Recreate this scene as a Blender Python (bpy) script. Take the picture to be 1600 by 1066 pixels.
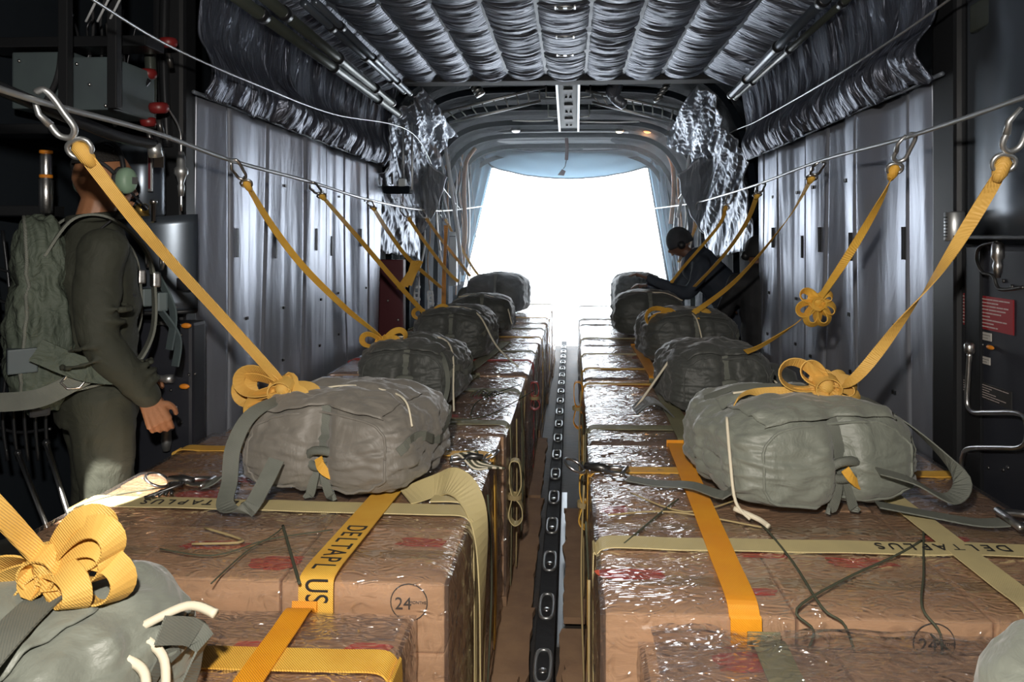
import bpy, bmesh, math, random
from mathutils import Vector as V, Matrix as M4, noise as NZ
random.seed(7)
for o in list(bpy.data.objects): bpy.data.objects.remove(o)
SC = bpy.context.scene; COL = SC.collection
PI = math.pi; R = math.radians

# ------------------------------------------------------------------ camera, world, lights, exposure
FPX = 1067.0; TH = R(2.5); CZ = 1.65
cd = bpy.data.cameras.new('camera'); cam = bpy.data.objects.new('camera', cd); COL.objects.link(cam)
cd.sensor_width = 36; cd.lens = 36*FPX/1600
cd.shift_x = -45.4/1600; cd.shift_y = -161/1600
cam.location = (0, 0, CZ); cam.rotation_euler = (PI/2, 0, TH); cd.clip_start = .03
SC.camera = cam
w = bpy.data.worlds.new('sky'); SC.world = w; w.use_nodes = True
w.node_tree.nodes['Background'].inputs[0].default_value = (.86, .93, 1, 1)
w.node_tree.nodes['Background'].inputs[1].default_value = 7
SC.view_settings.view_transform = 'Standard'; SC.view_settings.look = 'None'
SC.view_settings.exposure = 0; SC.view_settings.gamma = 1; SC.view_settings.use_curve_mapping = False
def lamp(name, kind, loc, target, power, color, **kw):
    l = bpy.data.lights.new(name, kind); l.energy = power; l.color = color
    for k, v in kw.items(): setattr(l, k, v)
    o = bpy.data.objects.new(name, l); COL.objects.link(o); o.location = loc
    o.rotation_euler = (V(target)-V(loc)).to_track_quat('-Z', 'Y').to_euler(); return o
lamp('camera_flash', 'AREA', (-.12, .02, 1.98), (-.1, 4, 1.0), 60, (1, .93, .84), shape='DISK', size=.07)
lamp('sun_patch_spot_left', 'SPOT', (-1.95, .9, 2.7), (-1.53, 2.15, .81), 2200, (1, .95, .85), spot_size=R(8.5), spot_blend=.12, shadow_soft_size=.01)  # added spot inside the hull, stands in for sunlight; no hatch is modelled
lamp('sun_patch_spot_right', 'SPOT', (1.9, .8, 2.6), (1.36, 2.15, .81), 380, (1, .97, .92), spot_size=R(8), spot_blend=.15, shadow_soft_size=.01)  # same kind of added spot for the right bundle's sun patch, no opening built
SC.cycles.max_bounces = 8; SC.cycles.transparent_max_bounces = 16; SC.cycles.volume_bounces = 0
SC.cycles.sample_clamp_indirect = 6

def Wp(px, py, Y):
    a = (px-845.4)/FPX; dx = -math.sin(TH)+a*math.cos(TH); dy = math.cos(TH)+a*math.sin(TH)
    t = Y/dy; return V((t*dx, Y, CZ+t*(372-py)/FPX))
def WX(px, py, X):
    a = (px-845.4)/FPX; dx = -math.sin(TH)+a*math.cos(TH); dy = math.cos(TH)+a*math.sin(TH)
    t = X/dx; return V((X, t*dy, CZ+t*(372-py)/FPX))
def WZ(px, py, z):
    t = (z-CZ)*FPX/(372-py); a = (px-845.4)/FPX
    return V((t*(-math.sin(TH)+a*math.cos(TH)), t*(math.cos(TH)+a*math.sin(TH)), z))

# ------------------------------------------------------------------ materials
MATS = {}
def mat(name, color=(.5,.5,.5), rough=.5, metal=0, bump=None, var=None, spec=.5, emit=None, sheen=0, stretch=None, coat=0):
    m = bpy.data.materials.new(name); m.use_nodes = True; nt = m.node_tree; b = nt.nodes['Principled BSDF']
    b.inputs['Base Color'].default_value = (*color, 1); b.inputs['Roughness'].default_value = rough
    b.inputs['Metallic'].default_value = metal; b.inputs['Specular IOR Level'].default_value = spec
    if coat: b.inputs['Coat Weight'].default_value = coat; b.inputs['Coat Roughness'].default_value = .15
    if sheen: b.inputs['Sheen Weight'].default_value = sheen
    if emit: b.inputs['Emission Color'].default_value = (*emit[0], 1); b.inputs['Emission Strength'].default_value = emit[1]
    tc = nt.nodes.new('ShaderNodeTexCoord'); mp = nt.nodes.new('ShaderNodeMapping')
    nt.links.new(tc.outputs['Object'], mp.inputs[0])
    if stretch: mp.inputs['Scale'].default_value = stretch
    if bump:
        n = nt.nodes.new('ShaderNodeTexNoise'); n.inputs['Scale'].default_value = bump[0]; n.inputs['Detail'].default_value = 5
        n.inputs['Distortion'].default_value = bump[2] if len(bump) > 2 else 0
        nt.links.new(mp.outputs[0], n.inputs[0])
        bp = nt.nodes.new('ShaderNodeBump'); bp.inputs['Strength'].default_value = bump[1]; bp.inputs['Distance'].default_value = bump[3] if len(bump) > 3 else .01
        nt.links.new(n.outputs[0], bp.inputs['Height']); nt.links.new(bp.outputs[0], b.inputs['Normal'])
    if var:
        n = nt.nodes.new('ShaderNodeTexNoise'); n.inputs['Scale'].default_value = var[0]; n.inputs['Detail'].default_value = 4
        nt.links.new(mp.outputs[0], n.inputs[0])
        mx = nt.nodes.new('ShaderNodeMix'); mx.data_type = 'RGBA'
        mx.inputs[6].default_value = (*color, 1); mx.inputs[7].default_value = (*var[1], 1)
        rp = nt.nodes.new('ShaderNodeMapRange'); rp.inputs[1].default_value = .35; rp.inputs[2].default_value = .65
        nt.links.new(n.outputs[0], rp.inputs[0]); nt.links.new(rp.outputs[0], mx.inputs[0])
        nt.links.new(mx.outputs[2], b.inputs['Base Color'])
    MATS[name] = m; return m
def webbing(name, c1, c2, rough=.6):
    m = mat(name, c1, rough, var=(9, c2)); nt = m.node_tree; b = nt.nodes['Principled BSDF']
    wv = nt.nodes.new('ShaderNodeTexWave'); wv.inputs['Scale'].default_value = 110; wv.bands_direction = 'DIAGONAL'
    tc = nt.nodes.new('ShaderNodeTexCoord'); nt.links.new(tc.outputs['Object'], wv.inputs[0])
    bp = nt.nodes.new('ShaderNodeBump'); bp.inputs['Strength'].default_value = .5; bp.inputs['Distance'].default_value = .002
    nt.links.new(wv.outputs[0], bp.inputs['Height']); nt.links.new(bp.outputs[0], b.inputs['Normal']); return m
mat('carton', (.50,.29,.16), .7, bump=(60,.15), var=(5,(.41,.235,.125)), stretch=(1,1,6))
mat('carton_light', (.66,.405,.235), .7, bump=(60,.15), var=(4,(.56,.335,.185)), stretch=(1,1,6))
mat('carton_dark', (.30,.175,.10), .75, var=(6,(.36,.21,.12)))
mat('print_red', (.62,.055,.035), .7, var=(30,(.55,.12,.06)))
mat('print_black', (.02,.02,.02), .7)
mat('tape', (.43,.28,.15), .25)
mat('kraft', (.34,.21,.12), .85, bump=(30,.3), var=(8,(.25,.15,.09)))
mat('plywood', (.20,.13,.08), .8, var=(3,(.28,.19,.11)), stretch=(1,8,1))
webbing('web_yellow', (.80,.47,.07), (.72,.38,.05))
webbing('web_orange', (.85,.36,.015), (.80,.31,.012))
webbing('web_cream', (.62,.52,.26), (.55,.46,.24))
webbing('web_olive', (.26,.24,.13), (.21,.20,.11))
webbing('web_red', (.55,.05,.03), (.45,.05,.04))
webbing('web_grey', (.17,.18,.155), (.13,.14,.12))
webbing('web_static', (.74,.45,.11), (.64,.37,.08))
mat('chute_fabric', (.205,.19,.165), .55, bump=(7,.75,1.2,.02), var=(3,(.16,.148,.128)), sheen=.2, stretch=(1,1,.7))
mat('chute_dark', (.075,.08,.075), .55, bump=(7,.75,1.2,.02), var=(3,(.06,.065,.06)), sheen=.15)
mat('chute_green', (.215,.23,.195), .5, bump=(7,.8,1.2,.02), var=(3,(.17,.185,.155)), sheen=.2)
mat('cord_white', (.68,.62,.48), .7); mat('cord_green', (.06,.065,.04), .8); mat('cord_tan', (.35,.27,.13), .8)
mat('steel', (.62,.62,.62), .28, 1, bump=(40,.1)); mat('steel_dark', (.12,.12,.12), .35, .9); mat('alu', (.55,.57,.58), .4, .9)
mat('black_paint', (.012,.013,.015), .42); mat('black_soft', (.016,.017,.02), .75, bump=(12,.5)); mat('black_metal', (.03,.032,.036), .3, .6)
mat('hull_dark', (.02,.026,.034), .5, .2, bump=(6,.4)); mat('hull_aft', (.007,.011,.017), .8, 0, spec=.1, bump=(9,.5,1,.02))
mat('grey_blue', (.10,.12,.15), .30, .65, bump=(5,.05), var=(2,(.085,.105,.13)))
mat('grey_box', (.085,.115,.12), .5, .1, var=(5,(.07,.09,.1)))
mat('panel_dark', (.016,.018,.026), .5, .1, bump=(4,.1), var=(5,(.02,.022,.03)))
mat('floor_metal', (.05,.045,.042), .6, .15, bump=(20,.3), var=(3,(.08,.06,.045)), spec=.3)
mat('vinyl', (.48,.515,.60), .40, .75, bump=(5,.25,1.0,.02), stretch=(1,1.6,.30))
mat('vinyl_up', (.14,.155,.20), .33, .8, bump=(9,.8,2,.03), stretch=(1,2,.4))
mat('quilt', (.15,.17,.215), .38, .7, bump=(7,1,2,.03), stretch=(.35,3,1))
mat('foil', (.30,.33,.385), .36, .8, bump=(7,.7,1.5,.03), stretch=(2.4,1,.6))
mat('quilt_strap', (.13,.15,.18), .5, .3)
mat('tube_green', (.06,.07,.06), .32, .4)
mat('red_valve', (.16,.012,.012), .4); mat('brass', (.55,.38,.12), .35, .9)
mat('placard_red', (.23,.012,.018), .5); mat('placard_text', (.42,.35,.33), .6); mat('placard_white', (.4,.38,.35), .5)
mat('tag_orange', (.62,.21,.015), .5); mat('maroon', (.10,.012,.02), .5)
mat('skin', (.30,.135,.065), .5, bump=(120,.1)); mat('skin_dark', (.16,.08,.05), .55)
mat('suit', (.04,.043,.03), .8, bump=(9,.6,1,.02), var=(4,(.032,.035,.025))); mat('suit_navy', (.03,.04,.06), .8, bump=(9,.4))
mat('pack', (.085,.105,.08), .7, bump=(11,.9,1.2,.03), var=(5,(.068,.086,.066)))
mat('hair', (.01,.008,.007), .7, bump=(200,.5)); mat('headset_green', (.20,.31,.22), .5)
mat('lamp_warm', (1,.9,.7), .5, emit=((1,.86,.62), 2.2)); mat('lamp_cool', (1,1,1), .5, emit=((.9,.95,1), 2.2)); mat('lamp_orange', (1,.5,.2), .5, emit=((1,.42,.12), 1.6))
mat('wire_white', (.62,.66,.70), .4); mat('wire_tan', (.42,.24,.12), .5); mat('white_box', (.55,.60,.62), .5)
def wrapmat(name, lo, hi, scale=14):
    m = bpy.data.materials.new(name); m.use_nodes = True; nt = m.node_tree; nt.nodes.clear()
    o = nt.nodes.new('ShaderNodeOutputMaterial'); mx = nt.nodes.new('ShaderNodeMixShader')
    t = nt.nodes.new('ShaderNodeBsdfTransparent'); t.inputs[0].default_value = (.97,.96,.95,1)
    g = nt.nodes.new('ShaderNodeBsdfGlossy'); g.inputs['Roughness'].default_value = .11; g.inputs[0].default_value = (1,1,1,1)
    tc = nt.nodes.new('ShaderNodeTexCoord'); mp = nt.nodes.new('ShaderNodeMapping'); mp.inputs['Scale'].default_value = (1,2.4,1); mp.inputs['Rotation'].default_value = (0,0,.5)
    n = nt.nodes.new('ShaderNodeTexNoise'); n.inputs['Scale'].default_value = scale; n.inputs['Detail'].default_value = 6; n.inputs['Distortion'].default_value = 2.2
    n.noise_type = 'RIDGED_MULTIFRACTAL' if hasattr(n, 'noise_type') else n.noise_type
    bp = nt.nodes.new('ShaderNodeBump'); bp.inputs['Strength'].default_value = .8; bp.inputs['Distance'].default_value = .018
    lw = nt.nodes.new('ShaderNodeLayerWeight'); lw.inputs[0].default_value = .35
    df = nt.nodes.new('ShaderNodeBsdfDiffuse'); df.inputs[0].default_value = (.62,.60,.62,1); m0 = nt.nodes.new('ShaderNodeMixShader'); m0.inputs[0].default_value = .05
    nt.links.new(t.outputs[0], m0.inputs[1]); nt.links.new(df.outputs[0], m0.inputs[2])
    mr = nt.nodes.new('ShaderNodeMapRange'); mr.inputs[3].default_value = lo; mr.inputs[4].default_value = hi
    L = nt.links.new
    L(tc.outputs['Object'], mp.inputs[0]); L(mp.outputs[0], n.inputs[0]); L(n.outputs[0], bp.inputs['Height'])
    L(bp.outputs[0], g.inputs['Normal']); L(bp.outputs[0], lw.inputs['Normal']); L(lw.outputs['Facing'], mr.inputs[0])
    L(mr.outputs[0], mx.inputs[0]); L(m0.outputs[0], mx.inputs[1]); L(g.outputs[0], mx.inputs[2]); L(mx.outputs[0], o.inputs[0])
    MATS[name] = m
wrapmat('wrap', .10, .72)
def cloth_trans():
    m = bpy.data.materials.new('tarp'); m.use_nodes = True; nt = m.node_tree; b = nt.nodes['Principled BSDF']
    b.inputs['Base Color'].default_value = (.30,.42,.52,1); b.inputs['Roughness'].default_value = .7
    o = nt.nodes['Material Output']; t = nt.nodes.new('ShaderNodeBsdfTranslucent'); t.inputs[0].default_value = (.46,.58,.66,1)
    mx = nt.nodes.new('ShaderNodeMixShader'); mx.inputs[0].default_value = .8
    nt.links.new(b.outputs[0], mx.inputs[1]); nt.links.new(t.outputs[0], mx.inputs[2]); nt.links.new(mx.outputs[0], o.inputs[0]); MATS['tarp'] = m
cloth_trans()

# ------------------------------------------------------------------ helpers
def wloc(o):
    p = V((0,0,0))
    while o is not None: p += o.location; o = o.parent
    return p
def tag(o, label=None, cat=None, group=None, kind=None):
    if label: o['label'] = label
    if cat: o['category'] = cat
    if group: o['group'] = group
    if kind: o['kind'] = kind
    return o
def thing(name, label, cat, loc=(0,0,0), rz=0, group=None):
    o = bpy.data.objects.new(name, None); COL.objects.link(o); o.empty_display_size = .1
    o.location = loc; o.rotation_euler = (0,0,rz); return tag(o, label, cat, group)
def smooth(pts, n=8):
    pts = [V(p) for p in pts]; out = []
    for i in range(len(pts)-1):
        p0 = pts[max(i-1,0)]; p1 = pts[i]; p2 = pts[i+1]; p3 = pts[min(i+2,len(pts)-1)]
        for k in range(n):
            t = k/n; out.append(.5*((2*p1)+(p2-p0)*t+(2*p0-5*p1+4*p2-p3)*t*t+(3*p1-p0-3*p2+p3)*t**3))
    return out+[pts[-1]]
class MB:
    def __init__(s): s.v = []; s.f = []; s.sm = []
    def add(s, v, f, sm=False):
        n = len(s.v); s.v += [V(p) for p in v]; s.f += [tuple(i+n for i in q) for q in f]; s.sm += [sm]*len(f); return s
    def box(s, a, b, bev=0, mtx=None):
        a = V(a); b = V(b); bm = bmesh.new(); bmesh.ops.create_cube(bm, size=1)
        for v in bm.verts: v.co = V(((a[i]+b[i])/2+v.co[i]*(b[i]-a[i]) for i in range(3)))
        if bev: bmesh.ops.bevel(bm, geom=bm.edges[:], offset=bev, segments=2, affect='EDGES', profile=.6)
        bm.verts.index_update(); vs = [v.co.copy() for v in bm.verts]
        if mtx: vs = [mtx@v for v in vs]
        s.add(vs, [[v.index for v in f.verts] for f in bm.faces]); bm.free(); return s
    def tube(s, pts, r, n=10, caps=True, closed=False):
        pts = [V(p) for p in pts]; m = len(pts); rr = r if isinstance(r, (list,tuple)) else [r]*m; vs = []; up = None
        for i, p in enumerate(pts):
            a = pts[(i-1) % m] if (i > 0 or closed) else p; b = pts[(i+1) % m] if (i < m-1 or closed) else p
            t = (b-a).normalized() if (b-a).length > 1e-9 else V((0,0,1))
            if up is None: up = V((0,0,1)) if abs(t.z) < .9 else V((1,0,0))
            u = up-t*up.dot(t); u.normalize(); w2 = t.cross(u); up = u
            for k in range(n):
                c = 2*PI*k/n; vs.append(p+u*math.cos(c)*rr[i]+w2*math.sin(c)*rr[i])
        fs = [(i*n+k, i*n+(k+1) % n, ((i+1) % m)*n+(k+1) % n, ((i+1) % m)*n+k) for i in range(m if closed else m-1) for k in range(n)]
        if caps and not closed: fs += [tuple(range(n-1,-1,-1)), tuple((m-1)*n+k for k in range(n))]
        return s.add(vs, fs, True)
    def ribbon(s, pts, w, t, side, twist=None):
        pts = [V(p) for p in pts]; m = len(pts); vs = []
        for i, p in enumerate(pts):
            T = (pts[min(i+1,m-1)]-pts[max(i-1,0)]).normalized(); sd = V(side(i/(m-1))) if callable(side) else V(side)
            S = sd-T*sd.dot(T); S.normalize(); N = T.cross(S)
            if twist:
                a = twist(i/(m-1)); S, N = S*math.cos(a)+N*math.sin(a), N*math.cos(a)-S*math.sin(a)
            wd = (w(i/(m-1)) if callable(w) else w)/2
            vs += [p-S*wd-N*t/2, p+S*wd-N*t/2, p+S*wd+N*t/2, p-S*wd+N*t/2]
        fs = [(i*4+k, i*4+(k+1) % 4, i*4+4+(k+1) % 4, i*4+4+k) for i in range(m-1) for k in range(4)]+[(3,2,1,0), tuple((m-1)*4+k for k in range(4))]
        return s.add(vs, fs)
    def grid(s, fn, nu, nv, sm=True, flip=False):
        vs = [fn(i/nu, j/nv) for j in range(nv+1) for i in range(nu+1)]
        fs = [(j*(nu+1)+i, j*(nu+1)+i+1, (j+1)*(nu+1)+i+1, (j+1)*(nu+1)+i) for j in range(nv) for i in range(nu)]
        if flip: fs = [q[::-1] for q in fs]
        return s.add(vs, fs, sm)
    def lathe(s, prof, c=(0,0,0), axis=(0,0,1), n=24):
        c = V(c); ax = V(axis).normalized(); u = ax.orthogonal().normalized(); w2 = ax.cross(u); m = len(prof)
        vs = [c+ax*h+(u*math.cos(2*PI*k/n)+w2*math.sin(2*PI*k/n))*max(r, 1e-4) for r, h in prof for k in range(n)]
        fs = [(i*n+k, i*n+(k+1) % n, (i+1)*n+(k+1) % n, (i+1)*n+k) for i in range(m-1) for k in range(n)]
        fs += [tuple(range(n-1,-1,-1)), tuple((m-1)*n+k for k in range(n))]
        return s.add(vs, fs, True)
    def ball(s, c, r, n=16):
        r = V(r) if hasattr(r, '__len__') else V((r,r,r)); c = V(c)
        vs = [c+V((r.x*math.sin(PI*j/n)*math.cos(2*PI*i/n), r.y*math.sin(PI*j/n)*math.sin(2*PI*i/n), r.z*math.cos(PI*j/n))) for j in range(n+1) for i in range(n)]
        fs = [(j*n+i, (j+1)*n+i, (j+1)*n+(i+1) % n, j*n+(i+1) % n) for j in range(n) for i in range(n)]
        return s.add(vs, fs, True)
    def prism(s, poly, d):          # poly: list of 3D points, d: extrusion vector
        n = len(poly); d = V(d); vs = [V(p) for p in poly]+[V(p)+d for p in poly]
        return s.add(vs, [tuple(range(n-1,-1,-1)), tuple(range(n,2*n))]+[(i,(i+1) % n,n+(i+1) % n,n+i) for i in range(n)])
    def build(s, name, m, parent=None, world=False, kind=None, auto=True):
        off = wloc(parent) if (world and parent is not None) else V((0,0,0)); me = bpy.data.meshes.new(name)
        me.from_pydata([tuple(v-off) for v in s.v], [], s.f)
        me.polygons.foreach_set('use_smooth', s.sm); me.validate()
        bm = bmesh.new(); bm.from_mesh(me); bmesh.ops.remove_doubles(bm, verts=bm.verts, dist=1e-6)
        if auto: bmesh.ops.recalc_face_normals(bm, faces=bm.faces)
        bm.to_mesh(me); bm.free()
        me.materials.append(MATS[m] if isinstance(m, str) else m)
        o = bpy.data.objects.new(name, me); COL.objects.link(o); o.parent = parent
        if kind: o['kind'] = kind
        return o
    def solo(s, name, m, label, cat, group=None):   # a thing that is one mesh, origin at its base centre
        c = sum(s.v, V((0,0,0)))/len(s.v); c.z = min(v.z for v in s.v)
        s.v = [v-c for v in s.v]; o = s.build(name, m); o.location = c; return tag(o, label, cat, group)
def solidify(o, t):
    md = o.modifiers.new('thickness', 'SOLIDIFY'); md.thickness = t; md.offset = 0; return o
def bake(o):
    dg = bpy.context.evaluated_depsgraph_get(); me = bpy.data.meshes.new_from_object(o.evaluated_get(dg))
    o.modifiers.clear(); o.data = me; return o
def copy_tree(o, parent=None):
    c = o.copy(); COL.objects.link(c); c.parent = parent
    for ch in list(o.children): copy_tree(ch, c)
    return c
def text(name, body, size, m, parent, mtx, depth=.0006, space=1):
    cu = bpy.data.curves.new(name, 'FONT'); cu.body = body; cu.size = size; cu.align_x = 'CENTER'; cu.align_y = 'CENTER'; cu.extrude = depth; cu.space_character = space
    t = bpy.data.objects.new(name, cu); COL.objects.link(t); bpy.context.view_layer.update()
    me = bpy.data.meshes.new_from_object(t.evaluated_get(bpy.context.evaluated_depsgraph_get()))
    COL.objects.unlink(t); bpy.data.objects.remove(t)
    me.transform(mtx); me.materials.clear(); me.materials.append(MATS[m])
    o = bpy.data.objects.new(name, me); COL.objects.link(o); o.parent = parent; return o
def fr(x, y, z, origin):           # matrix from axes
    m = M4.Identity(4)
    for i, a in enumerate((V(x), V(y), V(z))):
        for k in range(3): m[k][i] = a[k]
    for k in range(3): m[k][3] = origin[k]
    return m
N = lambda x, y=0., z=0.: NZ.noise(V((x, y, z)))

# ------------------------------------------------------------------ the setting
CX = -.1; YE = 10.3
def struct(name, mb, m, **k): return mb.build(name, m, kind='structure', **k)
struct('floor', MB().box((-2.4,-1.3,-.08), (2.2,YE+.15,0)), 'floor_metal')
struct('wall_left', MB().box((-2.4,-1.3,0), (-2.3,YE,3.4)), 'hull_dark')
struct('wall_right', MB().box((2.1,-1.3,0), (2.2,YE,3.4)), 'hull_dark')
struct('wall_front', MB().box((-2.4,-1.4,0), (2.2,-1.3,3.4)), 'hull_dark')
struct('ceiling', MB().box((-2.4,-1.3,3.4), (2.2,YE+.1,3.5)), 'hull_dark')
# raised side step the crewman stands on
struct('trim_1', MB().box((-2.28,1.2,0), (-1.60,2.9,.19), .01), 'black_paint')
def arch(t, hw, top, n=5.0):
    a = PI*t; c, s = math.cos(a), math.sin(a)
    return CX-hw*math.copysign(abs(c)**(2/n), c), top*abs(s)**(2/n)
def hullw(Y): return 1.78-.10*(Y-5.7)/4.6
def hullt(Y): return 3.22-.06*(Y-5.7)
def fhull(u, v):
    Y = 5.75+v*(YE-5.75); x, z = arch(u, hullw(Y), hullt(Y)); d = N(u*22, Y*2.2)*.03; return V((x+d, Y, z+d))
o = struct('wall_aft_lining', MB().grid(fhull, 90, 60), 'hull_aft', auto=False); solidify(o, .02); o.name = 'trim_20'  # inner lining of the aft hull, arched over walls and roof
for i, Y in enumerate((5.9, 6.6, 7.3, 8.0, 8.7, 9.4, 10.0)):
    mb = MB(); pts = [V((x, Y, z)) for x, z in (arch(k/60, hullw(Y)-.05, hullt(Y)-.05) for k in range(61))]
    vs = []
    for k, p in enumerate(pts):
        T = (pts[min(k+1,60)]-pts[max(k-1,0)]).normalized(); Nn = V((T.z, 0, -T.x))
        for dx, dy in ((0,-.025),(.06,-.025),(.06,.02),(.05,.02),(.05,-.015),(0,-.015)): vs.append(p+Nn*dx+V((0,dy,0)))
    mb.add(vs, [(k*6+j, k*6+(j+1) % 6, k*6+6+(j+1) % 6, k*6+6+j) for k in range(60) for j in range(6)])
    struct('trim_%d' % (i+2), mb, 'hull_aft')
# end wall around the open tail
def quadwall(name, poly, m): return struct(name, MB().prism([V((x, YE, z)) for x, z in poly], (0,.1,0)), m)
A = [Wp(725,440,YE), Wp(767,262,YE), Wp(1013,262,YE), Wp(1043,440,YE)]
zb = 0
kx = (A[1].x-A[0].x)/(A[1].z-A[0].z); lx0 = A[0].x-kx*A[0].z; kr = (A[2].x-A[3].x)/(A[2].z-A[3].z); rx0 = A[3].x-kr*A[3].z
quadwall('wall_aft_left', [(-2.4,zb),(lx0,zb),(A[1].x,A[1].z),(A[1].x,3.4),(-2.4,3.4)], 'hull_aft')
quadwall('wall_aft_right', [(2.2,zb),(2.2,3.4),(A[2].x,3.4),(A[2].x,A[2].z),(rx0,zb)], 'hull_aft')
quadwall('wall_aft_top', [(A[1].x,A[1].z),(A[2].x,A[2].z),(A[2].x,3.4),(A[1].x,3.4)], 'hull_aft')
# wing-box beam where the quilted ceiling ends, and the door jamb posts by the near equipment
struct('trim_9', MB().box((-1.6,5.55,2.93), (1.4,5.72,3.4), .01), 'black_soft')
struct('trim_10', MB().box((1.44,2.62,0), (1.60,2.80,3.3), .02), 'black_paint')
struct('trim_11', MB().box((-1.80,2.86,0), (-1.66,2.97,3.3), .02), 'black_paint')

# ------------------------------------------------------------------ quilted linings
def folds(Y, z, k, amp=1):
    return amp*(.065*N(Y*2.6+k, z*.30)+.016*N(Y*6+k*2, z*.5)+.020*math.sin(Y*8+2.2*N(Y*1.5+k, z*.3))+.004*N(Y*15+k, z*1.1))
def curtain(name, label, X, sgn, y0, y1, z0, z1, k):
    t = thing(name, label, 'curtain', (X, y0, z0), 0)
    def f(u, v):
        Y = y0+u*(y1-y0); z = z0+v*(z1-z0); seam = -.018*math.exp(-((((Y-y0) % .46)-.23)/.010)**2)
        return V((X+sgn*(folds(Y, z, k)+seam), Y, z))
    p = MB().grid(f, 340, 36).build('curtain_panel', 'vinyl', t, True); solidify(p, .008)
    for q in range(1, 6):                                    # sewn pull slots and snaps
        Y = y0+(q-.45)*(y1-y0)/5.6; z = 1.62+.05*math.sin(q*3)
        x = X+sgn*folds(Y, z, k)
        MB().box((x+sgn*.003,Y-(.012 if sgn < 0 else .008),z-.07), (x+sgn*.012,Y+(.012 if sgn < 0 else .008),z+.07), .002).build('pull_slot', 'black_soft' if sgn < 0 else 'quilt_strap', t, True)
        for zz in (.55,.95,1.25,1.95): MB().box((X+sgn*folds(Y+.1,zz,k)+sgn*.004,Y+.09,zz-.008), (X+sgn*folds(Y+.1,zz,k)+sgn*.012,Y+.112,zz+.008), .002).build('snap', 'black_metal', t, True)
    return t
curtain('quilted_curtain', 'tall dark silvery vinyl curtain hanging on the left wall behind the crewman in flight suit', -1.66, 1, 2.95, 5.86, .05, 2.30, 3.0)
curtain('quilted_curtain', 'tall dark silvery vinyl curtain hanging on the right wall beside the red placard panel', 1.46, -1, 2.80, 5.45, .05, 2.30, 11.0)
def upper(label, X, sgn, y0, y1, k, xt):
    t = thing('insulation_blanket', label, 'insulation blanket', (X, y0, 2.27))
    def f(u, v):
        Y = y0+u*(y1-y0); z = 2.27+v*1.02-.035*abs(N(Y*5+k))*(1-v)
        bag = .13*math.exp(-((v-.10)/.11)**2)*(0.45+.9*abs(N(Y*3.1+k*2)))*(1-.0*v)
        fan = (.030*N(Y*9+k, z*1.2)+.018*N(Y*19+k+z*2, z*2.5))*(1-.3*v)
        pinch = .035*abs(N(Y*14+k+3*v, v*5))*math.exp(-((v-.10)/.16)**2)
        return V((X+sgn*(.02+bag+fan+pinch+ (xt)*v*v), Y, z))
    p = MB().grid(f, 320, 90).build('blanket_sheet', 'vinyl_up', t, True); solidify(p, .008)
    p = MB().tube([V((X+sgn*(.03+.01*N(Y)), Y, 2.275)) for Y in [y0+(y1-y0)*i/60 for i in range(61)]], .009, 8).build('hem_cord', 'quilt_strap', t, True)
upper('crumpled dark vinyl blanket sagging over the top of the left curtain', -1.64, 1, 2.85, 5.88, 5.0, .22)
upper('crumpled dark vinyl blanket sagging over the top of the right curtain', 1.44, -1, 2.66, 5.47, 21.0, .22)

# ceiling quilt with straps
cq = thing('ceiling_quilt', 'padded black quilt with lengthwise straps lining the roof', 'ceiling lining', (CX, 3.2, 2.98))
SX = [-1.35,-1.08,-.79,-.51,-.2,.117,.42,.73,1.05]
def fceil(u, v):
    X = -1.62+u*3.05; Y = 2.4+v*3.15
    e = [-1.62]+SX+[1.43]; k = max(i for i in range(len(e)-1) if X >= e[i]-1e-6); s = (X-e[k])/(e[k+1]-e[k]); puff = math.sin(PI*min(max(s,0),1))**.6
    cs = math.exp(-((((Y+.12) % .52)-.26)/.03)**2)
    z = 2.985-.055*puff*(1-.6*cs)
    z += puff*(.020*N(X*1.6+k*7, Y*13)+.013*N(X*2.5+k*3, Y*27)+.006*N(X*6, Y*50))
    side = max(0, abs(X-CX)-1.15); return V((X, Y, z-side*side*1.0))
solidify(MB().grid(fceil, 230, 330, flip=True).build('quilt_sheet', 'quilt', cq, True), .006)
for i, x in enumerate(SX):
    side = max(0, abs(x-CX)-1.15)
    MB().ribbon([V((x, 2.4+3.15*j/40, 2.972-side*side+.006*N(j*.7,i))) for j in range(41)], .045, .006, (1,0,0)).build('lining_strap', 'quilt_strap', cq, True)
for i, py in enumerate((12, 58, 86)):
    p = WZ(883, py, 2.93)
    d = MB()
    d.tube([p+V((.045*math.cos(a), .022*math.sin(a), 0)) for a in [2*PI*k/20 for k in range(20)]], .006, 8, closed=True)
    d.box(p+V((-.012,-.02,-.006)), p+V((.012,.02,.01)), .003); d.box(p+V((-.06,-.024,-.004)), p+V((-.048,.024,.008)), .002); d.box(p+V((.048,-.024,-.004)), p+V((.06,.024,.008)), .002)
    d.build('tie_ring', 'alu', cq, True)

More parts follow.
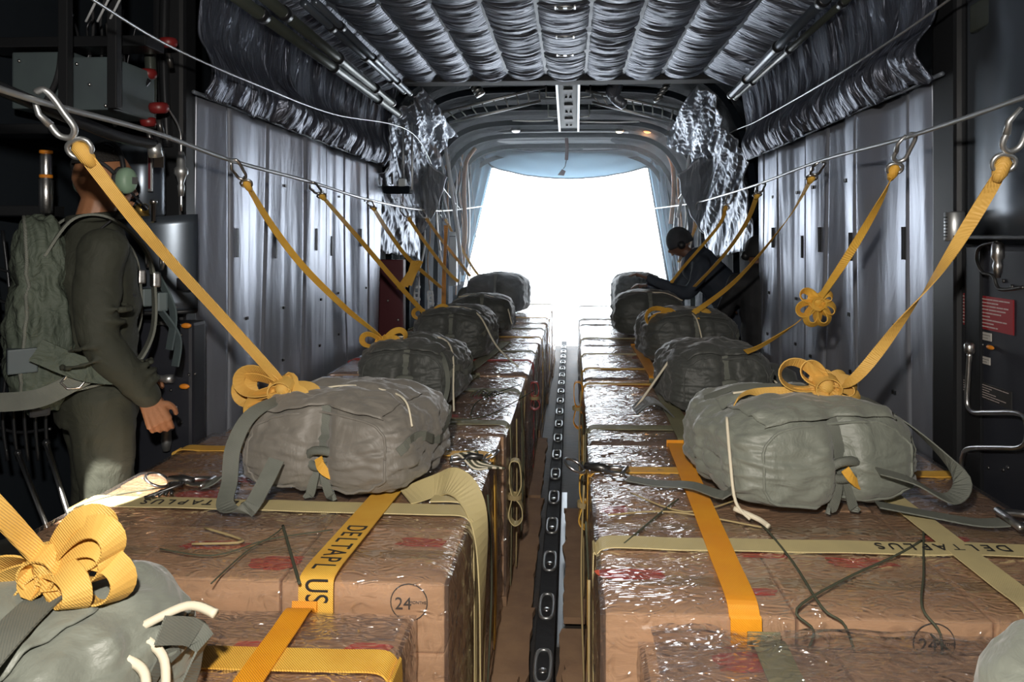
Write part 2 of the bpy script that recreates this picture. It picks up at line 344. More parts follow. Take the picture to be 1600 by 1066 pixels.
# crinkled foil blankets on the haunches behind the curtains
def haunch(label, sgn, k):
    t = thing('insulation_blanket', label, 'insulation blanket', (CX+sgn*1.2, 5.9, 2.2))
    def f(u, v):
        Y = 5.78+v*1.25; x, z = arch(.06+u*.30, hullw(Y)-.14-.10*v, hullt(Y)-.16-.16*v)
        x = x if sgn < 0 else 2*CX-x
        d = .08*N(u*4+k, v*2)+.07*abs(N(u*9+v*3+k, v*1.6+u))+.025*N(u*20+v*8+k, v*4)+.008*N(u*30,v*30)
        return V((x-sgn*d*1.0, Y, z-d*1.0))
    solidify(MB().grid(f, 110, 110).build('blanket_sheet', 'foil', t, True), .01)
    tip = MB().grid(lambda u, v: V((CX+sgn*(1.58-.42*u*(1-v)**.5-.02*N(u*4,v*5+k)), 6.9+.25*v, 2.62-.95*v-.35*u*(1-v)+.03*N(u*6,v*6))), 16, 30)
    solidify(tip.build('blanket_tail', 'foil', t, True), .01)
haunch('crinkled silver foil blanket bulging at the upper left corner beyond the left curtain', -1, 2.0)
haunch('crinkled silver foil blanket bulging at the upper right corner beyond the right curtain', 1, 9.0)

# ------------------------------------------------------------------ rods under the ceiling
def rod(name, label, a, b, r, m='tube_green', joints=3, cap=True):
    a = V(a); b = V(b); t = thing(name, label, 'rod', a)
    MB().tube([a, b], r, 16).build('tube', m, t, True)
    for j in range(joints):
        c = a.lerp(b, (j+.6)/(joints+.2)); d = (b-a).normalized()
        MB().tube([c-d*.03, c-d*.025, c+d*.025, c+d*.03], [r*.9, r*1.3, r*1.3, r*.9], 16).build('collar', 'black_metal', t, True)
    d = (b-a).normalized(); MB().tube([b, b+d*.02], r*1.15, 16).build('end_cap', 'alu', t, True)
LR = 'long dark tube under the roof above the left curtain, '
rod('stowed_tube', LR+'lower one of the outer pair', WX(300,-55,-1.42), WX(622,178,-1.42), .028)
rod('stowed_tube', LR+'upper one of the outer pair', WX(370,-40,-1.36), WX(612,160,-1.40), .028)
rod('stowed_tube', LR+'lower one of the inner pair', WX(475,5,-1.22), WX(630,142,-1.24), .020, 'grey_blue')
rod('stowed_tube', LR+'inner one nearest the quilt', WX(492,2,-1.17), WX(640,145,-1.20), .018, 'grey_blue')
RR = 'long dark tube under the roof above the right curtain, '
rod('stowed_tube', RR+'thicker upper one', WX(1345,-60,1.20), WX(1143,148,1.20), .026, 'grey_blue')
rod('stowed_tube', RR+'thinner lower one', WX(1390,-60,1.27), WX(1150,152,1.25), .018, 'tube_green')
# pale light bar under the beam
t = MB().tube([V((-1.2,5.53,2.975)), V((1.28,5.53,2.975))], .006, 8)
for x in (-.9,-.3,.25,.8): t.box((x-.012,5.52,2.965), (x+.012,5.56,2.99), .002)
t.solo('light_rail', 'wire_white', 'thin pale rail running across the end of the quilted ceiling', 'rail')
t = thing('warning_lamp', 'small grey lamp box with an orange light beside the pale cross rail', 'lamp', Wp(1013,108,5.5))
c = Wp(1013,109,5.5); MB().box(c+V((-.07,-.02,-.025)), c+V((.07,.03,.025)), .006).build('housing', 'grey_box', t, True)
MB().ball(c+V((.03,-.022,0)), .014, 12).build('lens', 'lamp_orange', t, True); MB().box(c+V((-.05,-.024,-.014)), c+V((.0,-.018,.014)), .002).build('dark_window', 'black_paint', t, True)
# hanging perforated channel
a = Wp(887,119,5.75); b = Wp(889,200,7.0)
t = thing('overhead_channel', 'pale grey perforated metal channel hanging under the roof centre', 'metal channel', a)
s = V((1,0,0)); d = (b-a).normalized(); n = s.cross(d)
def slab(mb, x0, x1, l0, l1, h0, h1): return mb.add([a+s*x+d*l+n*h for x in (x0,x1) for l in (l0,l1) for h in (h0,h1)], [(0,1,3,2),(4,6,7,5),(0,4,5,1),(2,3,7,6),(0,2,6,4),(1,5,7,3)])
L = (b-a).length
slab(MB(), -.095, .095, 0, L, 0, .012).build('channel_plate', 'grey_box', t, True)
for sx in (-1,1): slab(MB(), sx*.095-.01, sx*.095+.01, 0, L, -.04, .03).build('flange', 'alu', t, True)
for q in range(7):
    l = L*(q+.5)/7; mb = MB()
    if q % 2: slab(mb, -.04, .04, l-.02, l+.02, -.016, 0)
    else:
        for dx in (-.02,.02): mb.tube([a+s*dx+d*l-n*.002, a+s*dx+d*l-n*.012], .012, 12)
    mb.build('slot' if q % 2 else 'bolt_pair', 'black_paint', t, True)
for sx in (-1,1):
    for l in (.06,.45,.95):
        MB().tube([a+s*sx*.1+d*l, a+s*sx*.2+d*l, a+s*sx*.2+d*l+V((0,0,.12))], .008, 8).build('bracket', 'alu', t, True)
# dome lamps
for px, py, rr, m, lb in ((745,200,.085,'lamp_warm','round warm dome lamp left above the open tail'), (806,205,.05,'lamp_cool','small oval lamp left of the hanging channel above the open tail'),
    (968,206,.045,'lamp_warm','small round lamp right of the hanging channel above the open tail'), (1013,205,.06,'lamp_orange','orange lamp right above the open tail'), (1029,202,.07,'lamp_cool','flat white oval lamp beside the orange lamp')):
    p = Wp(px, py, 8.6); t = thing('dome_lamp', lb, 'lamp', p)
    MB().lathe([(rr*1.15,.0),(rr*1.2,.02),(rr*1.0,.035)], p+V((0,0,0)), (0,0,1)).build('base_ring', 'alu', t, True)
    MB().ball(p, (rr,rr,rr*.45)).build('dome', m, t, True)
lamp('orange_lamp_light', 'POINT', Wp(1008,212,8.9)-V((0,0,.06)), (0,0,0), 5, (1,.45,.15), shadow_soft_size=.05)
# aft upper door, tarp, streamer
def door(u, v): return V((-1.22+u*2.48, 8.7+v*1.45, 3.02-.07*v+.02*math.sin(PI*u)))
t = MB().grid(door, 20, 10).build('cargo_door_panel', 'hull_dark'); tag(t, 'smooth grey raised door panel above the open tail, behind the tarp', 'door panel'); solidify(t, .04)
def tarp(u, v):
    X = Wp(742,0,9.9).x*(1-u)+Wp(1034,0,9.9).x*u; top = Wp(0,231,9.9).z-.10*math.sin(PI*u)**.8; bot = Wp(0,262,10.1).z-.20*math.sin(PI*u)**.7
    bl = Wp(768,0,10.1).x*(1-u)+Wp(1014,0,10.1).x*u
    return V((X*(1-v)+bl*v, 9.9+.2*v+.02*N(u*9,v*3), top*(1-v)+bot*v-.01*N(u*12,v)))
t = thing('tarpaulin', 'pale translucent blue tarpaulin strung across the top of the open tail', 'tarpaulin', Wp(888,262,9.95))
solidify(MB().grid(tarp, 60, 12).build('tarp_sheet', 'tarp', t, True), .004)
MB().tube([tarp(i/40, 1) for i in range(41)], .010, 8).build('hem', 'grey_blue', t, True); MB().tube([tarp(i/40, 0) for i in range(41)], .010, 8).build('hem', 'grey_blue', t, True)
for sgn, x0, x1 in ((0,742,768),(1,1034,1014)):
    tp = Wp(x0,233,9.9); tq = Wp(x1,262,10.1); bl = Wp(724 if not sgn else 1046,440,10.15); bo = Wp(706 if not sgn else 1062,440,9.9)
    mb = MB().grid(lambda u, v: (tq.lerp(bl, v)).lerp(tp.lerp(bo, v), u)+V((0,.025*math.sin(u*16),0)), 24, 14)
    o = mb.build('side_tarpaulin', 'tarp'); solidify(o, .004)
    tag(o, 'pale blue pleated side screen along the %s edge of the open tail' % ('right' if sgn else 'left'), 'tarpaulin')
p = Wp(885,212,9.2); t = thing('warning_streamer', 'dark red warning streamer dangling in front of the tarpaulin', 'streamer', p)
MB().ribbon([Wp(885,212,9.2), Wp(886,232,9.2), Wp(885,250,9.2)], .045, .004, (1,0,0)).build('ribbon', 'maroon', t, True)
MB().tube([Wp(885,250,9.2), Wp(883,260,9.2), Wp(880,264,9.2)], .006, 6).build('cord', 'black_paint', t, True)
q = Wp(877,270,9.2); MB().prism([q+V((-.05,0,-.03)), q+V((.035,0,-.04)), q+V((.06,0,.02)), q+V((.01,0,.05))], (0,.01,0)).build('tag', 'maroon', t, True)

# ------------------------------------------------------------------ cargo bundles
def carton(mb_box, kind, parent, nm='carton'):
    (x0,y0,z0),(x1,y1,z1) = mb_box
    rr = random.Random(hash((round(x0,2),round(y0,2),round(z0,2))) % 9999)
    g = .003
    return MB().box((x0+g,y0+g,z0+.001), (x1-g,y1-g,z1-.001), .006).build(nm, kind, parent)
def blotch(cx, cy, z, w, h, seed, parent, onfront=False, y=0):
    pts = []
    for k in range(22):
        a = 2*PI*k/22; q = 1+.35*N(math.cos(a)*2+seed, math.sin(a)*2)
        c, s = math.cos(a), math.sin(a); c = math.copysign(abs(c)**.6, c); s = math.copysign(abs(s)**.6, s)
        pts.append((cx+w/2*c*q, cy+h/2*s*q))
    if onfront: MB().prism([V((x, y, zz)) for x, zz in pts], (0,-.0008,0)).build('printed_logo', 'print_red', parent)
    else: MB().prism([V((x, yy, z)) for x, yy in pts], (0,0,.0008)).build('printed_logo', 'print_red', parent)
def strap_x(b, Y, w, m, top, x0, x1, zlo=.10, th=.003, name='cargo_strap', off=.016, skew=0):
    """webbing across the bundle and down both sides; local coordinates"""
    o = off; P = [V((x0-o, Y, zlo)), V((x0-o, Y, top*.5)), V((x0-o, Y, top-.03)), V((x0-o*.4, Y, top-.003)), V((x0+.02, Y, top+o))]
    n = 12
    for i in range(1, n): P.append(V((x0+(x1-x0)*i/n, Y+skew*(i/n), top+o+.003*N(i*.9, Y*5))))
    P += [V((x1-.02, Y+skew, top+o)), V((x1+o*.4, Y+skew, top-.003)), V((x1+o, Y+skew, top-.03)), V((x1+o+.004, Y+skew, top*.5)), V((x1+o, Y+skew, zlo))]
    return MB().ribbon(smooth(P, 4), w, th, (0,1,0)).build(name, m, b)
def strap_y(b, X, w, m, top, y0, y1, zlo=.10, th=.003, off=.021, X1=None, name='cargo_strap'):
    o = off; X1 = X if X1 is None else X1
    P = [V((X, y0-o, zlo)), V((X, y0-o, top*.5)), V((X, y0-o, top-.03)), V((X, y0-o*.4, top-.003)), V((X, y0+.02, top+o))]
    n = 12
    for i in range(1, n): P.append(V((X+(X1-X)*i/n, y0+(y1-y0)*i/n, top+o+.003*N(i*.9, X*5))))
    P += [V((X1, y1-.02, top+o)), V((X1, y1+o*.4, top-.003)), V((X1, y1+o, top-.03)), V((X1, y1+o, zlo))]
    return MB().ribbon(smooth(P, 4), w, th, (1,0,0)).build(name, m, b)
def wrapshell(b, x0, x1, y0, y1, top, seed, zlo=.12, loose=0):
    o = .009; nx, ny, nz = 64, 64, 26
    def disp(p, nrm, s=1):
        f = abs(N(p.x*5+seed, p.y*9, p.z*9))*.8+abs(N(p.x*13+seed+p.y*5, p.y*16, p.z*10))*.5+abs(N(p.x*30, p.y*30+seed, p.z*30))*.2
        return p+nrm*(f*.012*s-.001)
    mb = MB(); lt = top+o
    def ftop(u, v):
        x = x0-o+u*(x1-x0+2*o); y = y0-o+v*(y1-y0+2*o); e = min(u,1-u,v,1-v)
        p = V((x, y, lt-.010*math.exp(-e/.012))); return disp(p, V((0,0,1)), min(1,e*40))
    mb.grid(ftop, nx, ny)
    def side(fx, nrm):
        def g(u, v):
            p = fx(u, zlo+(lt-.010-zlo)*v); e = min(u,1-u,1-v)
            return disp(p, nrm, min(1, e*30)*1.6)
        return g
    mb.grid(side(lambda u, z: V((x1+o, y0-o+u*(y1-y0+2*o), z)), V((1,0,0))), nx, nz)
    mb.grid(side(lambda u, z: V((x0-o, y0-o+u*(y1-y0+2*o), z)), V((-1,0,0))), nx, nz)
    mb.grid(side(lambda u, z: V((x0-o+u*(x1-x0+2*o), y0-o, z)), V((0,-1,0))), nx, nz)
    mb.grid(side(lambda u, z: V((x0-o+u*(x1-x0+2*o), y1+o, z)), V((0,1,0))), nx, nz)
    return mb.build('plastic_wrap', 'wrap', b, auto=False)
def bundle(label, X0, X1, Y0, Y1, top, straps, aisle, seed, logos=(), near=False, zb=.11, group=None, nx=3, ny=4):
    b = thing('cargo_bundle', label, 'cargo bundle', ((X0+X1)/2, (Y0+Y1)/2, 0), 0, group)
    x0, x1, y0, y1 = -(X1-X0)/2, (X1-X0)/2, -(Y1-Y0)/2, (Y1-Y0)/2; rr = random.Random(seed)
    MB().box((x0-.02,y0-.005,.012), (x1+.02,y1+.005,.035), .003).build('skid_board', 'plywood', b)
    ex = .0
    MB().box((x0-.01,y0,.036), (x1+.01,y1,zb), .004).build('honeycomb_base', 'kraft', b)
    h = (top-zb)/4
    for L in range(4):
        z0 = zb+L*h; z1 = z0+h
        for i in range(nx):
            for j in range(ny):
                ax = i == (nx-1 if aisle > 0 else 0); fr_ = j == 0
                if L < 3 and not ax and not fr_: continue
                dz = rr.uniform(-.006, .0) if L == 3 else 0
                k = ('carton','carton_light','carton','carton_dark')[rr.randrange(4)]
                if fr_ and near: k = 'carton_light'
                xa = x0+(x1-x0)*i/nx; xb = x0+(x1-x0)*(i+1)/nx; ya = y0+(y1-y0)*j/ny; yb = y0+(y1-y0)*(j+1)/ny
                c = carton(((xa,ya,z0),(xb,yb,z1+dz)), k, b)
                if L == 3 and near:
                    MB().box((xa+.01,(ya+yb)/2-.024,z1+dz-.0005), (xb-.01,(ya+yb)/2+.024,z1+dz+.0006)).build('packing_tape', 'tape', b)
    for q, (lx, ly, lw, lh) in enumerate(logos):
        blotch(lx-(X0+X1)/2, ly-(Y0+Y1)/2, top+.0002, lw, lh, seed+q*3, b)
    wrapshell(b, x0, x1, y0, y1, top, seed*1.7, zb+.01)
    cy = (Y0+Y1)/2; cx = (X0+X1)/2
    for s in straps:
        if s[0] == 'x': strap_x(b, s[1]-cy, s[2], s[3], top, x0, x1, skew=(s[4] if len(s) > 4 else 0))
        else: strap_y(b, s[1]-cx, s[2], s[3], top, y0, y1, X1=(s[4]-cx if len(s) > 4 else None))
    return b
def cord_on(b, pts, r=.0028, m='cord_green', name='lashing_cord'):
    c = V(wloc(b)); return MB().tube(smooth([V(p)-c for p in pts], 5), r, 6).build(name, m, b)

XL0, XL1, XR0, XR1 = -1.535, -.305, .085, 1.31
TOPL = [.755,.81,.80,.805,.80,.805,.80]; YL = [(.40,1.60),(1.65,2.86),(2.92,4.13),(4.19,5.40),(5.46,6.67),(6.73,7.93),(7.99,9.2)]
TOPR = [.77,.81,.80,.805,.80,.805,.80]; YR = [(.30,1.49),(1.54,2.76),(2.82,4.03),(4.09,5.30),(5.36,6.57),(6.63,7.83),(7.89,9.1)]
def T(px, py, top): return WZ(px, py, top)
def lg(px, py, w, h, top): p = T(px, py, top); return (p.x, p.y, w, h)
L0 = bundle('plastic wrapped carton bundle nearest the viewer in the left row, at the bottom left', -1.62, -.375, *YL[0], TOPL[0],
    [('x',1.40,.075,'web_yellow'), ('y',-.62,.06,'web_orange',-.64)], 1, 11, [lg(572,1016,.10,.05,.755), lg(400,1010,.1,.04,.755)], True)
L1 = bundle('plastic wrapped carton bundle in the left row under the big yellow bow', XL0, XL1, *YL[1], TOPL[1],
    [('x',2.08,.078,'web_cream',-.03), ('x',2.62,.06,'web_yellow',-.03)], 1, 12,
    [lg(338,852,.17,.05,.81), lg(430,880,.13,.07,.81), lg(660,848,.13,.05,.81), lg(320,775,.2,.10,.81), lg(690,775,.13,.06,.81), lg(390,750,.12,.05,.81)], True)
L2 = bundle('plastic wrapped carton bundle directly behind the one under the big yellow bow', XL0+.02, XL1+.02, *YL[2], TOPL[2],
    [('x',3.10,.07,'web_olive',-.03), ('x',3.75,.07,'web_olive',-.02), ('y',-.74,.09,'web_olive',-.60)], 1, 13, [lg(760,620,.15,.10,.8), lg(700,650,.1,.05,.8)])
L3 = bundle('plastic wrapped carton bundle in the left row crossed by a red strap', XL0+.03, XL1+.035, *YL[3], TOPL[3],
    [('x',4.62,.05,'web_red',0), ('x',5.0,.05,'web_olive'), ('y',-.64,.08,'web_olive',-.52)], 1, 14, [lg(745,571,.12,.10,.8)])
tail = ('one short of the far group','second from the end','at the far end by the open tail')
L4 = bundle('plastic wrapped carton bundle in the left row just beyond the one with the red strap', XL0+.04, XL1+.05, *YL[4], TOPL[4], [('x',5.75,.05,'web_yellow'),('x',6.3,.05,'web_olive')], 1, 15)
L5 = bundle('plastic wrapped carton bundle in the left row, second from the open tail', XL0+.04, XL1+.065, *YL[5], TOPL[5], [('x',7.1,.05,'web_yellow')], 1, 16)
L6 = bundle('plastic wrapped carton bundle in the left row, last one by the open tail', XL0+.04, XL1+.08, *YL[6], TOPL[6], [('x',8.6,.05,'web_cream')], 1, 17)
R0 = bundle('loosely wrapped carton bundle nearest the viewer in the right row, at the bottom right', .155, 1.38, *YR[0], TOPR[0],
    [('x',.95,.075,'web_cream'), ('y',.40,.07,'web_olive',.42)], -1, 21, [lg(1160,1035,.12,.07,.77)], True)
R1 = bundle('plastic wrapped carton bundle in the right row with an orange strap down its front', XR0-.01, XR1+.05, *YR[1], TOPR[1],
    [('x',1.855,.072,'web_cream'), ('x',2.44,.06,'web_yellow'), ('y',.385,.068,'web_orange',.42), ('y',1.03,.072,'web_cream',1.00)], -1, 22,
    [lg(985,898,.17,.05,.81), lg(1345,880,.17,.05,.81), lg(960,797,.08,.06,.81), lg(1180,925,.1,.03,.81), lg(1190,868,.12,.03,.81), lg(1480,842,.12,.04,.81)], True)
R2 = bundle('plastic wrapped carton bundle, second from the front with an orange strap, right row', XR0-.005, XR1, *YR[2], TOPR[2],
    [('x',3.02,.07,'web_olive'), ('x',3.92,.05,'web_yellow'), ('y',.48,.08,'web_olive',.50)], -1, 23, [lg(990,602,.3,.10,.8)])
R3 = bundle('plastic wrapped carton bundle in the right row under the parachute with round yellow coils', XR0, XR1, *YR[3], TOPR[3],
    [('x',4.35,.05,'web_yellow'), ('x',4.9,.05,'web_cream'), ('y',.5,.07,'web_orange')], -1, 24, [lg(1010,560,.2,.14,.8)])
R4 = bundle('plastic wrapped carton bundle in the right row just beyond the yellow coils', XR0+.01, XR1, *YR[4], TOPR[4], [('x',5.7,.05,'web_cream')], -1, 25)
R5 = bundle('plastic wrapped carton bundle in the right row, second from the open tail', XR0+.015, XR1, *YR[5], TOPR[5], [('x',7.0,.05,'web_olive')], -1, 26)
R6 = bundle('plastic wrapped carton bundle in the right row, last one by the open tail', XR0+.02, XR1, *YR[6], TOPR[6], [('x',8.4,.05,'web_olive')], -1, 27)

def flat(x, y, z, ang=0, sx=1): # text lying on a top, read along angle
    c, s = math.cos(ang), math.sin(ang); return fr((c*sx,s*sx,0), (-s,c,0), (0,0,1), (x,y,z))
def loc(b, x, y, z): return V((x,y,z))-V(wloc(b))
# lettered webbing on the left bundle: along its top and over its front edge
def lettered(b, X0_, X1_, y0, y1, top):
    c = V(wloc(b)); w = .085; o = .024
    P = [V((X0_,y0-.026,top-.11)), V((X0_,y0-.027,top-.05)), V((X0_,y0-.026,top-.005)), V((X0_,y0-.016,top+.016)), V((X0_+.002,y0+.02,top+o))]
    for i in range(1, 14): P.append(V((X0_+(X1_-X0_)*i/14, y0+(y1-y0)*i/14, top+o)))
    P = [p-c for p in P]; s = MB().ribbon(smooth(P,4), w, .0035, (1,0,0)).build('cargo_strap', 'web_yellow', b); s['label'] = 'yellow strap lettered in black along the front edge'
    d = (V((X1_,y1,0))-V((X0_,y0,0))).normalized(); n = V((-d.y, d.x, 0))
    for k, ch in enumerate('DELTAPL'):
        yy = .240-.037*k; f = yy/(y1-y0); p = V((X0_+(X1_-X0_)*f, y0+yy, top+o+.0022))-c
        text('printed_letter', ch, .080, 'print_black', s, fr(-d*.66, -n, (0,0,1), p))
    for ch, zz in zip('US', (.002,-.030)):
        text('printed_letter', ch, .080, 'print_black', s, fr((0,0,-.66), (1,0,0), (0,-1,0), V((X0_, y0-.0300, top+zz))-c))
lettered(L1, -.615, -.575, 1.65, 2.48, .81)
def lateral_text(b, s, X, Y, top, ang, size=.055):
    for i, ch in enumerate(s):
        x = X+(i-(len(s)-1)/2)*size*.80*math.cos(ang)
        text('printed_letter', ch, size, 'print_black', b, flat(*(V((x,Y,top+.0185+.003))-V(wloc(b))), ang))
lateral_text(L1, 'DELTAPLUS', -1.16, 2.068, .81, PI, .05)
lateral_text(R1, 'DELTAPLUS', .98, 1.855, .81, PI, .05)
def mark24(b, x, y, z):
    c = V(wloc(b)); g = MB().tube([V((x+.045*math.cos(a), y, z+.045*math.sin(a)))-c for a in [2*PI*k/28 for k in range(28)]], .0014, 5, closed=True).build('printed_ring', 'print_black', b)
    text('printed_number', '24', .042, 'print_black', g, fr((1,0,0),(0,0,1),(0,-1,0), V((x-.014,y-.001,z-.004))-c))
    text('printed_word', 'MONTHS', .010, 'print_black', g, fr((1,0,0),(0,0,1),(0,-1,0), V((x+.022,y-.001,z))-c))
mark24(L1, -.395, 1.6515, .76); mark24(R1, .80, 1.5415, .755)
mark24(R0, .60, 1.4, .0) if False else None
# lashing cords on top
zt = .828
def cz(px, py, z=zt): return WZ(px, py, z)
cord_on(L1, [cz(442,822),cz(450,850),cz(460,885),cz(468,912)], .004); cord_on(L1, [cz(250,858),cz(335,868),cz(420,843),cz(520,828)], .002); cord_on(L1, [cz(330,912),cz(385,862),cz(425,838),cz(440,826)], .002)
cord_on(L1, [cz(120,792),cz(200,770),cz(340,752)]); cord_on(L1, [cz(300,850),cz(380,846),cz(320,825)], .0035, 'cord_tan')
cord_on(R1, [cz(1180,810),cz(1195,824),cz(1240,880),cz(1285,950),V((.60,1.522,.80)),V((.63,1.515,.70))], .003); cord_on(R1, [cz(1440,845),cz(1400,868),cz(1320,905),cz(1245,952),V((.53,1.515,.79)),V((.50,1.515,.72))], .003); cord_on(R1, [cz(1443,822),cz(1443,858),cz(1443,900),cz(1441,950),V((.80,1.515,.79)),V((.80,1.515,.70))], .003)
cord_on(R1, [cz(950,805),cz(1050,800),cz(1190,824)], .0028, 'cord_tan'); cord_on(R1, [cz(985,770),cz(1070,800),cz(1150,782)], .0028, 'cord_tan'); cord_on(R1, [cz(975,850),cz(1040,795),cz(1060,780)], .0028)
cord_on(R1, [V((.78,1.517,.79)),V((.86,1.515,.72)),V((.93,1.515,.66))], .0022)
cord_on(L2, [cz(690,655),cz(760,650),cz(835,610)], .0028); cord_on(L2, [cz(735,650),cz(750,625),cz(815,600)], .0028)
# sheet of loose film rising from the nearest right bundle
def film(u, v):
    x = .17+u*1.0; p = V((x, 1.49-.20*v+.02*N(u*6,v*4), .795+.035*math.sin(PI*(1-v)*.9)*(.6+.5*abs(N(u*4,3.1)))+.02*abs(N(u*12+v*5,v*9)))); return p-V(wloc(R0))
MB().grid(film, 90, 24).build('loose_film', 'wrap', R0)
def film2(u, v):
    p = V((-.95+u*.56, 1.592-.10*v, .7585+.002*u*(1-v)+.004*abs(N(u*9,v*7)))); return p-V(wloc(L0))
MB().grid(film2, 60, 16).build('loose_film', 'wrap', L0)
# short wide strap folded and hanging into the aisle from the left bundle
c = V(wloc(L1))
P = [V((-.52,2.13,.834)), V((-.44,2.17,.855)), V((-.37,2.13,.885)), V((-.31,2.08,.86)), V((-.27,2.03,.78)), V((-.262,2.01,.62)), V((-.268,2.01,.35)), V((-.27,2.0,.14))]
MB().ribbon(smooth([p-c for p in P],6), lambda t: .11-.06*t, .004, (0,1,.15), twist=lambda t: .5*math.sin(t*4)).build('strap_tail', 'web_cream', L1)
MB().ribbon(smooth([p-c for p in [V((-.43,2.10,.842)), V((-.33,2.09,.842)), V((-.295,2.07,.80)), V((-.285,2.06,.5)), V((-.285,2.05,.15))]],6), .05, .004, (0,1,0)).build('strap_tail', 'web_cream', L1)
# bundled tails in the aisle
def tail_bundle(b, p, m, r=.03, L=.16):
    p = V(p)-V(wloc(b)); k = MB()
    k.ribbon(smooth([p+V((0,0,L)), p+V((.022,0,L*.9)), p+V((.028,0,L*.3)), p+V((0,0,0)), p+V((-.02,0,L*.3)), p+V((-.02,0,L*.9)), p+V((0,0,L))],5), .045, .004, (0,1,0))
    k.ribbon(smooth([p+V((0,0,0)), p+V((.03,0,-L*.25)), p+V((.032,0,-L*.6)), p+V((0,0,-L*.75)), p+V((-.025,0,-L*.5)), p+V((-.01,0,0))],5), .05, .004, (0,1,0))
    o = k.build('tied_strap_tail', m, b); MB().ribbon([p+V((.03*math.cos(a),.028*math.sin(a),.0)) for a in [2*PI*q/14 for q in range(15)]], .02, .003, (0,0,1)).build('tie_band', 'cord_tan', o)
tail_bundle(L2, (-.245,2.98,.52), 'web_cream'); tail_bundle(R1, (.055,2.60,.64), 'web_yellow', L=.12); tail_bundle(R2, (.04,3.9,.68), 'web_orange', L=.15); tail_bundle(L3, (-.235,4.4,.62), 'web_red', L=.10)
for b, xs, ys in ((L1,-.275,(2.15,2.25)), (L2,-.255,(3.2,3.5,3.8)), (R1,.045,(1.7,2.05,2.35,2.6)), (R2,.055,(2.95,3.3,3.8))):
    for k, y in enumerate(ys): cord_on(b, [V((xs,y,.80)),V((xs+.012*math.sin(k*2),y+.02,.5)),V((xs,y-.03,.12))], .0035, ('cord_tan','cord_green')[k % 2])
# torn cardboard pads sticking out into the aisle
def pad(b, x0, x1, y0, y1, z, seed, away):
    n = 26; pts = []
    for i in range(n+1): y = y0+(y1-y0)*i/n; pts.append(V(((x1 if away > 0 else x0)+away*(.012*N(i*.9+seed)+.02*N(i*.25+seed)), y, z)))
    base = x0 if away > 0 else x1; poly = pts+[V((base,y1,z)), V((base,y0,z))]; c = V(wloc(b))
    MB().prism([p-c for p in poly], (0,0,.028)).build('cardboard_pad', 'kraft', b)
pad(L1,-.31,-.158,1.62,2.9,.05,1,1); pad(L1,-.31,-.185,1.75,2.4,.079,3,1); pad(L2,-.29,-.170,2.92,4.15,.04,5,1); pad(L3,-.29,-.185,4.19,5.4,.04,6,1); pad(R1,-.045,.08,1.6,2.75,.05,7,-1); pad(R1,-.025,.08,1.8,2.5,.079,9,-1); pad(R2,-.03,.09,2.85,4.0,.04,8,-1)
pad(L0,-.38,-.19,.9,1.58,.05,2,1); pad(R0,-.03,.16,.9,1.5,.05,4,-1)

# ------------------------------------------------------------------ restraint rail between the rows
rail = thing('restraint_rail', 'black slotted restraint rail running along the aisle between the two bundle rows', 'rail', (-.115,.6,0))
MB().box((-.138,.5,.002), (-.062,10.2,.11), .006).build('rail_body', 'black_soft', rail, True)
MB().box((-.058,2.75,.001), (-.022,4.4,.012), .002).build('side_plate', 'alu', rail, True)
for i in range(20):
    y = 2.05+i*.40; c = V((-.10, y, .1115))
    MB().tube([c+V((0.028*math.copysign(abs(math.cos(a))**.6,math.cos(a)), .095*math.copysign(abs(math.sin(a))**.6,math.sin(a)), .002)) for a in [2*PI*k/20 for k in range(20)]], .007, 6, closed=True).build('slot_rim', 'alu', rail, True)
    MB().lathe([(.015,0),(.015,.006),(.008,.008)], c+V((0,-.03,0)), (0,0,1), 14).build('lock_stud', 'steel', rail, True)

# ------------------------------------------------------------------ parachute packs
def pack_shape(w, l, h, seed, crease=.05, lump=1.0):
    """returns a function mapping a unit-cube surface point to the stuffed pack's surface, local coordinates, front is -y"""
    def f(p):
        x, y, z = p; n = 4.2
        r = (abs(x)**n+abs(y)**n+abs(z)**n)**(1/n); q = V((x,y,z))/r
        X, Y, Z = q.x*w/2, q.y*l/2, q.z*h/2
        front = max(0, -q.y-.55)/.45
        if front > 0:
            cr = math.exp(-((q.x-crease)/.11)**2); Y += front*cr*.055*lump*(1-.2*abs(q.z)); Z *= 1-.07*front*cr
            Y += front*.035*(q.z > 0)*q.z
        top = max(0, q.z-.5)/.5
        Z += top*(.030*(1-q.x*q.x)+.018*N(q.x*2.1+seed, q.y*1.6))
        Z -= top*.022*math.exp(-((q.y+.15+.25*q.x)/.07)**2)                  # flap seam
        side = max(0, abs(q.x)-.7)/.3
        X += math.copysign(side*(.020*N(q.y*3.5+seed, q.z*3)-.018*math.exp(-((q.y-.1)/.10)**2)), q.x)
        d = V((q.x/w, q.y/l, q.z/h)).normalized()
        rad = math.atan2(q.z, q.x-crease)
        wr = .0065*N(rad*6+seed, r*0+q.y*2, 1)*(1-.5*top)+.009*N(q.x*4+seed, q.y*4, q.z*4)+.005*N(q.x*9+q.y*4, q.y*8+seed, q.z*9)
        wr += .007*abs(N(q.x*2.2+seed+q.y*5, q.y*2-q.z*9, q.z*2))*(.4+side+front)
        P = V((X, Y, Z))+d*wr; P.z = max(P.z, -h/2+.012)+h/2
        if q.z < -.4: P.x *= 1.02; P.y *= 1.0
        return P
    return f
def cube_surface(f, n=40):
    bm = bmesh.new(); bmesh.ops.create_cube(bm, size=2); bmesh.ops.subdivide_edges(bm, edges=bm.edges[:], cuts=n, use_grid_fill=True)
    for v in bm.verts: v.co = f(v.co)
    bm.verts.index_update(); mb = MB().add([v.co.copy() for v in bm.verts], [[v.index for v in g.verts] for g in bm.faces], True); bm.free(); return mb
